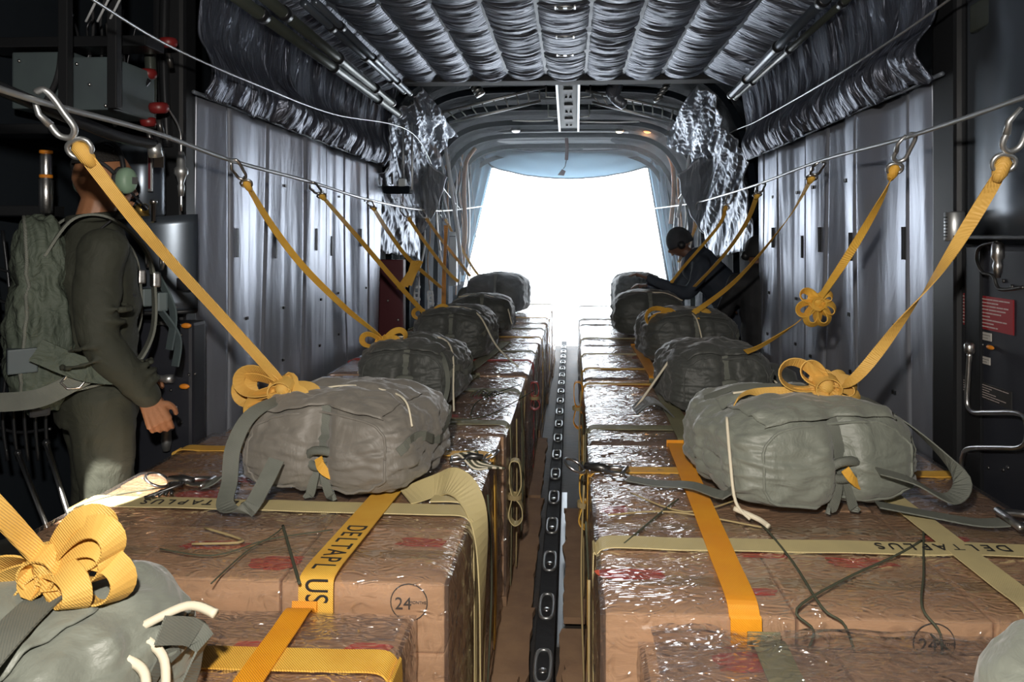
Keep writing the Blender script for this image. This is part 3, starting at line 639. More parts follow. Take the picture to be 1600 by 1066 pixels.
def on_pack(f, pts, off=.008):
    out = []
    for p in pts:
        p = V(p); m = max(abs(p.x), abs(p.y), abs(p.z)); s = p/m; q = f(s); e = f(s*1.0); d = V((s.x, s.y, s.z)).normalized(); out.append(q+d*off)
    return out
def sm_unit(pts, n=8): return smooth(pts, n)
def parachute(label, loc_, rz, w, l, h, m, seed, loops=True, tilt=0, detail=2, strapm='web_grey'):
    t = thing('cargo_parachute', label, 'parachute', loc_, rz)
    f = pack_shape(w, l, h, seed)
    body = cube_surface(f, 44 if detail > 1 else 26).build('pack_body', m, t)
    # top flap: a second layer of cloth reaching over the upper edge
    def flap(u, v):
        x = -.86+1.72*u; yy = .25-1.15*v; s = V((x, max(yy,-1), 1)) if yy > -.86 else V((x, -1, 1-(-.86-yy)*2.2))
        q = f(s/max(abs(s.x),abs(s.y),abs(s.z))); ed = min(u,1-u)*12; ed = min(ed,1)
        return q+V((0,-.008,.010))*(.4+.6*ed)+V((0,0,.010*abs(N(u*5+seed, v*6))))
    if detail > 1: solidify(MB().grid(flap, 40, 30).build('top_flap', m, t), .004)
    # centre tie and knot on the front
    mb = MB().ribbon(on_pack(f, sm_unit([(.05,-1,-.9),(.05,-1,-.3),(.05,-1,.3),(.04,-1,.95),(.04,-.5,1)],5), .006), .035, .005, (1,0,0)); mb.build('centre_tie', strapm, t)
    k = f(V((.05,-1,-.05)))+V((0,-.016,0))
    mb = MB(); mb.tube(smooth([k+V((-.05,0,-.01)), k+V((-.02,-.02,.02)), k+V((.03,-.02,.022)), k+V((.055,0,0)), k+V((.03,-.012,-.025)), k+V((-.02,-.012,-.03)), k+V((-.05,0,-.01))],4), .014, 8)
    knot = mb.build('tie_knot', strapm, t)
    MB().ribbon(smooth([k+V((.0,-.02,.0)), k+V((.02,-.03,-.03)), k+V((.06,-.02,-.055)), k+V((.11,-.008,-.07))],4), .028, .004, (0,.3,1)).build('yellow_tab', 'web_yellow', knot)
    for s in (-1, 1):
        MB().ribbon(smooth([k+V((s*.012,-.004,-.02)), k+V((s*.02,-.012,-.07)), k+V((s*.035,-.010,-.12)), V((k.x+s*.05, k.y-.006, .012))],5), .03, .004, (1,0,0)).build('tie_end', strapm, t)
    if detail > 1:
        # ring of piping around each end, side band, stitched gusset
        for s in (-1,):
            MB().tube(on_pack(f, [(math.copysign(abs(math.cos(a))**.5,math.cos(a))*.86, s, math.copysign(abs(math.sin(a))**.5,math.sin(a))*.84) for a in [2*PI*q/60 for q in range(61)]], .0015), .0045, 6).build('piping', m, t)
        mb = MB().ribbon(on_pack(f, [(1,-.95+1.8*i/16,.15+.2*math.sin(i*.5)) for i in range(17)], .004), .03, .004, (0,0,1)); mb.build('side_band', strapm, t)
    return t, f
def cord(t, pts, r=.0035, m='cord_white', name='tie_cord'):
    return MB().tube(smooth(pts, 6), r, 6).build(name, m, t)
def shackle(t, p, d, up=(0,0,1), s=1.0, name='release_clevis'):
    p = V(p); d = V(d).normalized(); u = V(up); n = d.cross(u).normalized(); u = n.cross(d)
    o = MB().tube(smooth([p+n*.028*s, p+n*.03*s+d*.03*s, p+n*.016*s+d*.06*s, p-n*.016*s+d*.06*s, p-n*.03*s+d*.03*s, p-n*.028*s],4), .0075*s, 8).build(name, 'steel', t)
    MB().tube([p+n*.042*s, p-n*.042*s], .0075*s, 10).build('pin', 'steel', o)
    MB().tube([p+d*.05*s, p+d*.09*s+u*.005, p+d*.14*s+n*.01], [.012*s,.016*s,.011*s], 10).build('swivel', 'steel_dark', o)
    MB().tube([p+d*.14*s+V((.034*s*math.cos(a)*d.x-.034*s*math.sin(a)*n.x, .034*s*math.cos(a)*d.y-.034*s*math.sin(a)*n.y, .018*s*math.cos(a))) + d*.035*s for a in [2*PI*k/18 for k in range(18)]], .005*s, 8, closed=True).build('ring', 'steel', o)
    return o

# L0: close, bottom left
P0, f0 = parachute('large grey-green parachute pack cut off by the bottom left corner', (-1.06,1.13,.775), R(-14), .64, .56, .235, 'chute_green', 3.3)
cord(P0, [V((.0,-.05,.268)), V((.12,-.10,.268)), V((.22,-.18,.252)), V((.27,-.27,.21)), V((.29,-.295,.10))], .0065)
MB().ribbon(smooth([V((.10,.22,.24)), V((.16,.05,.265)), V((.24,-.12,.256)), V((.295,-.24,.215)), V((.315,-.285,.12)), V((.31,-.29,.02))],5), .06, .004, (1,.3,0)).build('bridle_strap', 'web_grey', P0)
for a, b_ in (((.30,.10,.20),(.42,.14,.22)), ((.31,.06,.17),(.39,.02,.10)), ((.31,.10,.18),(.38,.07,.08))):
    cord(P0, [V(a), (V(a)+V(b_))/2+V((0,.02,.015)), V(b_)], .008)
mb = MB().ribbon(smooth([V((.33,.0,.03)), V((.36,.10,.05)), V((.35,.18,.14)), V((.34,.1,.2))],5), .045, .004, (0,.2,1)).build('side_loop', 'web_grey', P0)
shackle(P0, (.40,-.02,.035), (1,-.2,0), s=1.2); shackle(P0, (.44,-.13,.03), (.9,.1,0), s=1.1, name='spare_clevis')
for k in range(4): MB().ribbon(smooth([V((.36+.03*k,-.12-.01*k,.02)), V((.40+.03*k,-.16,.05+.01*k)), V((.47+.02*k,-.17-.02*k,.03)), V((.53,-.12-.03*k,.012))],5), .03, .004, (0,.4,1)).build('strap_fold', 'web_olive', P0)
# L1: brown-grey with the big yellow bow
P1, f1 = parachute('brown-grey parachute pack with a big yellow bow in the left row', (-.765,2.36,.832), R(-9), .60, .55, .27, 'chute_fabric', 8.1)
MB().ribbon(smooth([V((-.02,-.0,.30)), V((-.12,-.13,.296)), V((-.215,-.24,.26)), V((-.245,-.305,.17)), V((-.25,-.32,.06)), V((-.22,-.38,.008)), V((-.12,-.42,.02)), V((-.10,-.37,.075)), V((-.085,-.325,.14))],6), .05, .004, (1,.2,0)).build('bridle_strap', 'web_grey', P1)
cord(P1, [V((-.16,-.1,.29)), V((.0,-.04,.31)), V((.16,-.06,.302)), V((.25,-.12,.285)), V((.292,-.17,.22))], .0035)
MB().ribbon(smooth([V((-.30,-.2,.08)), V((-.35,-.23,.03)), V((-.40,-.24,.01))],5), .06, .004, (0,1,.2)).build('anchor_strap', 'web_grey', P1)
shackle(P1, (-.39,-.24,.02), (-1,-.1,0), s=1.0); shackle(P1, (.33,.10,.03), (1,.3,.1), s=.8, name='spare_clevis')
for k in range(5): cord(P1, [V((-.46-.012*k,-.27,.01)), V((-.47+.01*k,-.31,.035)), V((-.44-.016*k,-.34-.01*k,.012))], .005, 'steel_dark', 'lacing')
for k in range(6): cord(P1, [V((.30+.012*k,.16,.012)), V((.35+.01*k,.12+.01*k,.045)), V((.42,.08+.016*k,.012)), V((.47+.01*k,.12,.006))], .004, ('cord_white','cord_green')[k%2], 'lacing')
# L2
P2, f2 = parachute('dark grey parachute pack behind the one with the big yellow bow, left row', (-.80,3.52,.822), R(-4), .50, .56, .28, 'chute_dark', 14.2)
cord(P2, [V((-.24,-.20,.16)), V((-.14,-.05,.30)), V((.03,.02,.312)), V((.15,-.02,.305)), V((.225,-.14,.25)), V((.26,-.27,.10)), V((.27,-.30,.01))], .005)
MB().ribbon(smooth([V((.10,-.10,.305)), V((.20,-.22,.24)), V((.24,-.30,.12)), V((.20,-.36,.01)), V((.08,-.40,-.0)), V((-.06,-.36,.01))],6), .022, .003, (1,0,0)).build('bridle_strap', 'web_grey', P2)
for k in range(7): cord(P2, [V((.28+.02*k,.02,.01)), V((.31+.02*k,.05-.01*k,.03+.006*(k%3))), V((.38+.01*k,-.02+.02*k,.01))], .004, ('cord_green','steel_dark')[k%2], 'lacing')
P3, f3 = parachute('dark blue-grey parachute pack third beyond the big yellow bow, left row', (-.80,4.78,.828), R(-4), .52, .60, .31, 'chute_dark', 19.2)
cord(P3, [V((-.12,-.1,.335)), V((.05,-.1,.345)), V((.20,-.2,.30)), V((.34,-.33,.12)), V((.50,-.45,.01))], .006)
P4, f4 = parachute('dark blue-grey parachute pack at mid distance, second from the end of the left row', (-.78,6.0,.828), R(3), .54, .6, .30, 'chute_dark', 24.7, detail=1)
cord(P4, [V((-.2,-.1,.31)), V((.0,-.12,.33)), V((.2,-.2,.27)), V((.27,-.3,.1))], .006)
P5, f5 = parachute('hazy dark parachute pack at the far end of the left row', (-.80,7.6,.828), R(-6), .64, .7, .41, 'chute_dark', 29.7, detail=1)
MB().tube(smooth([V((-.45,.0,.05)), V((-.42,0,.2)), V((-.3,0,.25)), V((-.2,0,.3))],4), .05, 10).build('stuffed_end', 'chute_dark', P5)
# R row
Q0, g0 = parachute('corner of a grey-green parachute pack at the bottom right edge', (.93,.93,.785), R(14), .60, .54, .26, 'chute_green', 33.1)
Q1, g1 = parachute('grey-green parachute pack with a yellow bow and orange tab in the right row', (.74,2.33,.832), R(13), .62, .58, .27, 'chute_green', 38.4)
MB().ribbon(smooth([V((-.26,.12,.24)), V((-.15,.02,.305)), V((.02,-.06,.318)), V((.16,-.10,.30)), V((.26,-.14,.26)), V((.33,-.24,.18)), V((.35,-.34,.10)), V((.28,-.37,.06)), V((.18,-.34,.11)), V((.09,-.315,.135))],6), lambda t: .085-.045*t, .004, (0,.8,.2)).build('bridle_strap', 'web_grey', Q1)
MB().ribbon(smooth([V((-.28,-.05,.17)), V((-.31,-.18,.05)), V((-.38,-.05,.03)), V((-.46,.03,.012)), V((-.54,.10,.01))],6), .05, .004, (.3,1,0)).build('anchor_strap', 'web_grey', Q1)
cord(Q1, [V((-.20,.02,.30)), V((-.05,.02,.312)), V((.12,.02,.318))], .004); cord(Q1, [V((-.29,-.12,.26)), V((-.318,-.2,.16)), V((-.325,-.25,.05)), V((-.30,-.29,.012))], .005)
cord(Q1, [V((-.33,-.25,.03)), V((-.28,-.30,.015)), V((-.27,-.34,.01))], .008)
MB().ribbon(smooth([V((.10,-.30,.03)), V((.24,-.36,.012)), V((.33,-.42,.008)), V((.40,-.44,.012))],6), .055, .004, (.2,1,0)).build('anchor_strap', 'web_grey', Q1)
shackle(Q1, (.41,-.445,.022), (1,-.32,0), s=1.5); shackle(Q1, (-.55,.11,.03), (-1,.6,0), s=1.0, name='spare_clevis')
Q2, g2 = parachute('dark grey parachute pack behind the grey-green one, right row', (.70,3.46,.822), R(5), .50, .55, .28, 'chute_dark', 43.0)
cord(Q2, [V((-.22,-.1,.25)), V((-.32,-.14,.13)), V((-.42,-.18,.01))], .006); 
def sidebag(u, v): return V((-.24-.16*u, -.18+.12*v+.02*N(u*4,v*5), .02+.10*math.sin(PI*u*.8)*(1-.3*v)+.015*N(u*6,v*6)))
MB().ribbon([V((-.42+.02*k,-.2+.0*k,.015+.05*math.sin(k*.4))) for k in range(10)], .14, .006, (0,1,0)).build('side_flap', 'chute_dark', Q2)
for k in range(4): cord(Q2, [V((.24,-.05-.02*k,.14)), V((.30,-.08-.02*k,.12-.02*k)), V((.36+.03*k,-.1-.03*k,.03))], .005)
MB().tube(smooth([V((.2,.25,.05)), V((.36,.2,.09)), V((.46,.1,.05)), V((.52,.05,.01))],5), [.07]*5+[.08]*5+[.05]*5+[.03], 12).build('stuffed_end', 'chute_dark', Q2)
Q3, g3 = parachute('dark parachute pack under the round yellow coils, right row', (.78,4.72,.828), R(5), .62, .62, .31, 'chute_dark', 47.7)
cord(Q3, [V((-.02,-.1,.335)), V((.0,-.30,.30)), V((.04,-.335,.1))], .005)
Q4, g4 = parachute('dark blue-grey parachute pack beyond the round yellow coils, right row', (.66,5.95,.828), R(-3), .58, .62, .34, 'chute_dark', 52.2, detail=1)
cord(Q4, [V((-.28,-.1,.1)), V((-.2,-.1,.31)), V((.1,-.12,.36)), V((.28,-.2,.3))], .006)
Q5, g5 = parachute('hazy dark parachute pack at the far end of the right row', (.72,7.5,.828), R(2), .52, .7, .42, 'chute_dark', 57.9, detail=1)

# ------------------------------------------------------------------ anchor cables
def cable(label, pts, r, m, fittings=()):
    pts = smooth(pts, 10); t = thing('anchor_cable', label, 'cable', pts[0])
    MB().tube(pts, r, 10).build('wire_rope', m, t, True); return t
XA, XB = -1.33, 1.15
AL = [WX(-60,118,XA)] + [WX(px,py,XA) for px, py in ((60,158),(240,207),(365,252),(487,285),(575,312))]+[Wp(650,327,6.6),Wp(700,329,8.2),Wp(757,322,10.1)]
AR = [WX(1680,122,XB)] + [WX(px,py,XB) for px, py in ((1600,152),(1415,215),(1280,252),(1190,286))]+[Wp(1130,305,5.6),Wp(1080,318,7.4),Wp(1022,326,10.1)]
cable('steel anchor cable along the left wall carrying the static line hooks', AL, .0085, 'alu')
cable('steel anchor cable along the right wall carrying the static line hooks', AR, .0075, 'alu')
cable('thin upper cable running above the left curtain hem', [Wp(130,-10,1.75),Wp(265,72,2.3),Wp(400,132,3.0),Wp(520,178,4.2),Wp(645,209,6.0),Wp(690,290,7.6),Wp(722,330,9.0)], .0045, 'alu')
cable('thin upper cable running above the right curtain hem', [Wp(1510,-20,2.25),Wp(1400,58,2.6),Wp(1290,128,3.2),Wp(1185,188,5.0),Wp(1120,225,6.4),Wp(1060,310,8.4)], .0045, 'alu')
t = thing('conduit', 'black conduit running just under the near end of the left anchor cable', 'pipe', WX(-40,125,-1.42))
MB().tube(smooth([WX(-40,122,-1.42),WX(80,172,-1.42),WX(180,212,-1.42),WX(240,225,-1.42)],6), .018, 12).build('pipe', 'black_metal', t, True)
MB().tube([WX(240,225,-1.42),WX(244,245,-1.42)], .022, 12).build('elbow', 'alu', t, True)

# ------------------------------------------------------------------ static lines
def snaphook(t, p, d, s=1.0, m='alu'):
    """hook over the cable at p, body running along d"""
    p = V(p); d = V(d).normalized(); side = d.cross(V((0,1,0)));  side.normalize()
    pts = [p+side*x*s+d*y*s for x, y in ((.0,-.012),(.018,-.010),(.024,.012),(.022,.05),(.020,.085),(.0,.10),(-.020,.085),(-.020,.055))]
    o = MB().tube(smooth(pts,4), .0075*s, 8).build('snap_hook', m, t, True)
    MB().tube([p+side*(-.020*s)+d*.060*s, p+side*(-.026*s)+d*.03*s, p+side*(-.012*s)+d*-.004*s], [.009*s,.007*s,.005*s], 8).build('gate', m, o, True)
    c = p+d*.128*s
    MB().tube([c+side*(.026*s*math.copysign(abs(math.cos(a))**.7,math.cos(a)))+d*(.020*s*math.sin(a)) for a in [2*PI*k/18 for k in range(18)]], .006*s, 8, closed=True).build('eye', m, o, True)
    return p+d*.135*s
def bow(t, c, L, dirs, m='web_static', wd=.035, knot=True, side0=(0,1,0)):
    c = V(c)
    for d, up, ll in dirs:
        d = V(d).normalized(); u = V(up).normalized(); u = (u-d*u.dot(d)).normalized(); n = d.cross(u)
        pts = [c+d*(L*ll*(1-math.cos(a))/2)+u*(L*ll*.36*math.sin(a)*math.sin(a/2)) for a in [2*PI*k/28 for k in range(29)]]
        MB().ribbon(pts, wd, .0035, n, twist=lambda s: .50+.30*math.sin(s*6)).build('bow_loop', m, t, True)
    if knot:
        mb = MB()
        for k in range(3):
            a0 = k*1.1; mb.ribbon([c+V((.030*math.cos(a)*math.cos(a0*.5), .026*math.sin(a)*math.sin(a0)+.01*k-.01, .026*math.sin(a)))*(L/.12) for a in [2*PI*q/16 for q in range(17)]], wd*.9, .004, (math.sin(a0),math.cos(a0),.4))
        mb.ball(c, .022*L/.12, 10); mb.build('knot', m, t, True)
def static(label, hook, pts, knotdirs, L=.12, w=.030, tw=0, hs=1.0, tail=None, m='web_static', hm='alu', group=None):
    t = thing('static_line', label, 'static line', hook, 0, group); d = (V(pts[0])-V(hook)).normalized()
    e = snaphook(t, hook, d, hs, hm)
    MB().tube([e-d*.022*hs, e-d*.012*hs, e+d*.02*hs, e+d*.04*hs], [.006*hs,.017*hs,.017*hs,.010*hs], 12).build('stitched_end', m, t, True)
    P = smooth([e]+[V(p) for p in pts], 14)
    MB().ribbon(P, w, .003, (0,1,0) if tw else (1,.2,0), twist=(lambda s: tw*s) if tw else None).build('webbing', m, t, True)
    if knotdirs is not None: bow(t, pts[-1], L, knotdirs, m, w*1.25)
    if tail: MB().ribbon(smooth(tail, 8), w, .003, (0,1,0), twist=lambda s: 4*s).build('tail', m, t, True)
    return t
def hk(px, py, X): return WX(px, py, X)
BL = [((-1,-.1,.25),(0,0,1),1.0), ((-1,.1,-.1),(0,0,1),1.1), ((-.8,0,-.75),(.3,0,1),.95), ((1,0,-.35),(0,.3,1),.8), ((.9,-.3,-.6),(0,0,1),.7), ((-.95,.2,.05),(0,0,1),.85)]
static('yellow static line hooked nearest the viewer on the left, ending in a big bow', hk(62,152,XA), [Wp(230,367,1.85), Wp(345,493,2.1), Wp(432,590,2.25), Wp(442,607,2.26)], BL, L=.15, w=.036, hs=1.15)
KB = [((-1,0,.2),(0,0,1),.9), ((.9,.2,.35),(0,0,1),1.0), ((.8,-.2,.05),(0,0,1),.7), ((-.6,0,-.9),(1,0,0),.6)]
static('yellow static line on the left ending in a dark gold knot on the second parachute', hk(365,254,XA), [Wp(425,353,2.88), Wp(475,418,3.05), Wp(540,482,3.25), Wp(592,524,3.4), Wp(598,536,3.42)], KB, L=.12, w=.030, hs=.85, tw=3, m='web_yellow', hm='steel')
static('yellow static line on the left ending in a brownish knot on the third parachute', hk(487,288,XA), [Wp(555,366,3.9), Wp(620,442,4.3), Wp(662,488,4.6), Wp(672,494,4.62)], KB, L=.13, w=.030, hs=.85, tw=2, m='web_yellow', hm='steel')
t = static('brownish static line on the left with a tied bundle hanging halfway', hk(577,315,XA), [Wp(608,364,5.0), Wp(640,406,5.3), Wp(690,450,5.75)], None, w=.03, hs=.85, tw=2, m='web_yellow', hm='steel')
for k in range(4): MB().ribbon([Wp(652,408,5.3)+V((.02*k-.03,0,0)), Wp(644,425,5.3)+V((.01*k-.015,.01*k,0)), Wp(632,452,5.3)+V((.03*k-.05,.0,.01*k))], .035, .004, (1,.3,0)).build('tied_fold', 'web_yellow', t, True)
static('brownish static line on the left, fifth hook along the anchor cable', Wp(627,324,6.0), [Wp(665,380,6.2), Wp(700,425,6.35), Wp(716,440,6.4)], None, w=.03, hs=1, m='web_yellow', hm='steel')
static('brownish static line on the left, sixth hook along the anchor cable', Wp(656,328,6.8), [Wp(690,375,7.0), Wp(714,405,7.1), Wp(735,432,7.3)], None, w=.03, hs=1, m='web_yellow', hm='steel')
static('brownish static line on the left hooked farthest toward the open tail', Wp(688,330,7.8), [Wp(712,372,8.0), Wp(740,420,8.1), Wp(758,440,8.2)], None, w=.03, hs=1, m='web_yellow', hm='steel')
# right side
BR = [((-1,0,.35),(0,0,1),.95), ((-.85,0,.75),(0,0,1),.6), ((.9,0,-.1),(0,0,1),.6), ((.8,0,-.55),(0,0,1),.75), ((.8,.2,.15),(0,0,1),.5), ((-.8,0,-.5),(1,0,0),.35)]
static('twisted yellow static line reaching the right edge of the photo, ending in an open bow', hk(1603,172,XB), [Wp(1560,275,1.85), Wp(1480,405,2.0), Wp(1410,500,2.12), Wp(1335,592,2.22), Wp(1290,603,2.25)], BR, L=.16, w=.034, hs=1.1, tw=7,
    tail=[Wp(1290,603,2.25), Wp(1255,612,2.25), Wp(1210,613,2.26), Wp(1170,614,2.27), Wp(1150,628,2.2)])
KD = [((-.9,0,.5),(0,0,1),.7), ((.9,0,.4),(0,0,1),.6), ((-.3,0,-1),(1,0,0),.9), ((.35,0,-1),(1,0,0),.9), ((-.8,.1,-.5),(0,0,1),.8), ((.8,.1,-.5),(0,0,1),.8)]
t = static('yellow static line on the right with a flower shaped knot hanging before the curtain', hk(1420,214,XB), [Wp(1375,315,2.55), Wp(1325,400,2.7), Wp(1277,472,2.8)], KD, L=.105, w=.030, hs=1.0, tw=3, m='web_yellow')
MB().ribbon(smooth([Wp(1277,474,2.8), Wp(1240,508,2.95), Wp(1190,540,3.1), Wp(1165,550,3.2)],8), .028, .003, (0,1,0), twist=lambda s: 1.5*s).build('lower_webbing', 'web_yellow', t, True)
KC = [((-1,0,.1),(0,0,1),1.1), ((-.95,.1,-.15),(0,0,1),.95), ((1,0,.05),(0,0,1),1.05), ((.95,-.1,-.2),(0,0,1),.9), ((-.6,.1,.25),(0,0,1),.6)]
static('yellow static line on the right ending in two round coils on a parachute', hk(1282,255,XB), [Wp(1225,350,3.7), Wp(1150,438,4.2), Wp(1085,488,4.5), Wp(1062,500,4.52)], KC, L=.20, w=.034, hs=.95, tw=2, m='web_yellow', hm='steel')
static('reddish brown static line on the right crossing in front of the far crewman', hk(1190,288,XB), [Wp(1165,350,4.6), Wp(1130,400,5.0), Wp(1085,448,5.4)], None, w=.03, hs=.95, m='web_yellow', hm='steel')
static('reddish brown static line on the right with a small knot near its hook', Wp(1143,302,5.4), [Wp(1122,354,5.5), Wp(1070,415,5.7), Wp(1050,440,5.8)], [((-1,0,.3),(0,0,1),1), ((1,0,.2),(0,0,1),1), ((.2,0,-1),(1,0,0),1)], L=.001, w=.028, hs=.95, m='web_yellow', hm='steel')
static('gold static line on the right hooked farthest toward the open tail', Wp(1092,316,7.0), [Wp(1085,360,7.2), Wp(1060,410,7.3)], None, w=.03, hs=.95, m='web_yellow', hm='steel')
# bottom-left line to the nearest parachute
t = thing('static_line', 'thick yellow static line with a large knot at the bottom left corner', 'static line', Wp(-60,735,1.0))
kc = Wp(75,885,1.14)
MB().ribbon(smooth([Wp(-90,715,1.0), Wp(-20,780,1.05), Wp(45,850,1.12), kc],8), .036, .004, (0,1,.2)).build('webbing', 'web_static', t, True)
bow(t, kc, .125, [((1,0,.1),(0,0,1),.9), ((.8,-.4,-.35),(0,0,1),.8), ((1,0,.45),(0,0,1),1.0), ((.9,.2,.25),(0,0,1),.85), ((1,0,-.25),(0,0,1),1.1), ((-1,0,-.35),(0,0,1),.9), ((-.8,0,-.7),(0,0,1),.9), ((-.3,-.2,-.9),(1,0,0),.8), ((.3,-.2,-.9),(1,0,0),.7), ((.7,.2,.6),(0,0,1),.9)], 'web_static', .042)

# ------------------------------------------------------------------ people
def loft(mb, secs, n=24):       # secs: (centre, rx, ry) horizontal ellipses from bottom to top
    vs = [V(c)+V((rx*math.cos(2*PI*k/n), ry*math.sin(2*PI*k/n), 0)) for c, rx, ry in secs for k in range(n)]; m = len(secs)
    fs = [(i*n+k, i*n+(k+1) % n, (i+1)*n+(k+1) % n, (i+1)*n+k) for i in range(m-1) for k in range(n)]+[tuple(range(n-1,-1,-1)), tuple((m-1)*n+k for k in range(n))]
    return mb.add(vs, fs, True)
def limb(mb, pts, rs, n=14):
    P = smooth(pts, 6); rr = []
    for i in range(len(P)):
        t = i/6; k = min(int(t), len(rs)-2); rr.append(rs[k]+(rs[k+1]-rs[k])*min(t-k,1))
    mb.tube(P, rr, n); mb.ball(P[0], rr[0], 12); mb.ball(P[-1], rr[-1], 12); return mb
def remesh(o, vox, sm=3):
    r = o.modifiers.new('r', 'REMESH'); r.mode = 'VOXEL'; r.voxel_size = vox; r.use_smooth_shade = True
    s = o.modifiers.new('s', 'SMOOTH'); s.iterations = sm; s.factor = .5; return bake(o)
def hand(mb, wr, d, palm_n, thumb_side, curl=.35, s=1.0):
    """wr wrist, d direction of fingers, palm_n palm normal, thumb_side unit vector"""
    wr = V(wr); d = V(d).normalized(); pn = V(palm_n); pn = (pn-d*pn.dot(d)).normalized(); th = d.cross(pn); th = th if th.dot(V(thumb_side)) > 0 else -th
    a = wr+d*.02; 
    for k in range(7):       # palm: row of overlapping balls flattened across
        q = k/6
        for j in range(4):
            c = a+d*(.085*q*s)+th*((j-1.5)*(.014+.006*q)*s); mb.ball(c, .0135*s, 8)
    fr4 = []
    for j, L in enumerate((.068,.078,.073,.058)):
        b = a+d*.085*s+th*((1.5-j)*.0205*s); dd = d.copy(); p = [b-d*.02, b]; cc = curl*(1+.15*j)
        for ph in (.45,.32,.26):
            dd = (dd*math.cos(cc)+pn*math.sin(cc)).normalized(); p.append(p[-1]+dd*L*ph*s)
        mb.tube(smooth(p,3), [.0095*s-.0002*s*i for i in range(len(smooth(p,3)))], 8); mb.ball(p[-1], .0072*s, 8)
    b = a+d*.02*s+th*.03*s; p = [b-th*.015*s, b+th*.016*s+d*.015*s, b+th*.028*s+d*.045*s+pn*.01*s, b+th*.026*s+d*.07*s+pn*.022*s]
    mb.tube(smooth(p,4), .0100*s, 8); mb.ball(p[-1], .0085*s, 8)
def head(mb, c, yaw, pitch=0, s=1.0):
    """head with face, c = centre between the ears"""
    Rm = M4.Translation(V(c)) @ M4.Rotation(yaw, 4, 'Z') @ M4.Rotation(pitch, 4, 'X')
    def P(x, y, z): return Rm @ V((x*s, y*s, z*s))
    def skull(u, v):
        a = 2*PI*u; b = PI*v; x = .077*math.sin(b)*math.cos(a); y = .098*math.sin(b)*math.sin(a); z = .118*math.cos(b)
        if z < 0:
            k = 1-.30*(-z/.118)**1.3*(1 if abs(y) < .2 else 1); x *= k
            if y < 0: y *= 1-.45*(-z/.118)
            else: y *= 1+.02
        else:
            if y > 0: y *= 1-.10*(z/.118)
        if y > .04:    # brow, sockets, cheeks
            y -= .010*math.exp(-((abs(x)-.031)**2/.0003+(z-.012)**2/.00025)); y += .005*math.exp(-((z-.038)**2)/.0003); y += .006*math.exp(-(x*x/.0009+(z+.070)**2/.0002)); y += .008*math.exp(-(x*x/.0006+(z+.105)**2/.0003))
        return P(x, y, z)
    mb.grid(lambda u, v: skull(u, v), 32, 26)
    mb.tube([P(0,.086,.02), P(0,.100,-.005), P(0,.116,-.032), P(0,.100,-.044)], [.008*s,.010*s,.015*s,.010*s], 10)
    for e in (-1,1):
        mb.ball(P(e*.014,.100,-.038), .009*s, 8)
        ear = [P(e*(.078+.010*abs(math.sin(a))), -.004+.018*math.cos(a), -.002+.030*math.sin(a)) for a in [2*PI*k/12 for k in range(12)]]
        mb.tube(ear, .006*s, 6, closed=True); mb.ball(P(e*.078,-.002,-.004), (.008*s,.016*s,.024*s), 8)
    mb.tube([P(-.024,.098,-.066), P(0,.106,-.064), P(.024,.098,-.066)], [.004*s,.0065*s,.004*s], 8); mb.tube([P(-.020,.096,-.074), P(0,.104,-.076), P(.020,.096,-.074)], [.004*s,.0065*s,.004*s], 8)
    return P
# --- crewman standing on the left
who = thing('person', 'standing person at left in olive flight suit with green backpack and green ear cup headset', 'person', (*Wp(152,600,2.42).xy, .19), R(44)-PI/2)
mb = MB()
HP = head(mb, (.0,.02,1.668), R(28), R(-2), 1.08)
limb(mb, [(0,-.03,1.44),(0,-.01,1.52),(0,.01,1.60)], [.075,.062,.060])
loft(mb, [((0,0,.86),.15,.10),((0,0,.95),.165,.115),((0,.0,1.08),.145,.10),((0,0,1.25),.165,.115),((0,-.01,1.38),.175,.11),((0,-.015,1.45),.12,.08),((0,-.02,1.49),.06,.06)])
for e in (-1,1): limb(mb, [(e*.09,0,.92),(e*.10,.01,.50),(e*.105,-.02,.10)], [.085,.058,.042]); limb(mb, [(e*.105,-.03,.05),(e*.115,.12,.035)], [.042,.036])
RA = [(.185,-.01,1.42),(.245,-.035,1.14),(.225,.115,.905)]; LA = [(-.185,-.01,1.42),(-.24,.02,1.15),(-.20,.16,.93)]
limb(mb, RA, [.052,.042,.028]); limb(mb, LA, [.052,.042,.028])
hand(mb, RA[2], (-.02,.35,-.9), (-1,.15,0), (0,1,.3), .42, 1.02); hand(mb, LA[2], (.02,.35,-.9), (1,.15,0), (0,1,.3), .42)
remesh(mb.build('body', 'skin', who), .0055, 3)
mb = MB()
loft(mb, [((0,0,.80),.165,.125),((0,0,.92),.182,.138),((0,.0,1.05),.165,.122),((0,.0,1.22),.185,.135),((0,-.01,1.38),.195,.13),((0,-.012,1.46),.135,.098),((0,-.008,1.52),.078,.078)])
for e in (-1,1): limb(mb, [(e*.09,0,.90),(e*.10,.012,.52),(e*.105,-.02,.08)], [.108,.082,.070])
def cut(P, f): P = [V(p) for p in P]; return P[:2]+[P[1].lerp(P[2], f)]
limb(mb, cut(RA,.98), [.076,.062,.046]); limb(mb, cut(LA,.98), [.076,.062,.046])
for i in range(5): # sleeve and trouser wrinkles
    c = V(RA[1])+V((0,.02*(i-2),.045*(i-2))); mb.tube([c+V((.058*math.cos(a), .058*math.sin(a), .012*math.sin(a+i))) for a in [2*PI*k/12 for k in range(12)]], .008, 6, closed=True)
for i in range(3):
    c = V(RA[2])+V((0,-.01-.012*i,.05+.03*i)); mb.tube([c+V((.044*math.cos(a), .048*math.sin(a), .014*math.sin(a))) for a in [2*PI*k/12 for k in range(12)]], .008, 6, closed=True)
o = mb.build('flight_suit', 'suit', who); remesh(o, .009, 3)
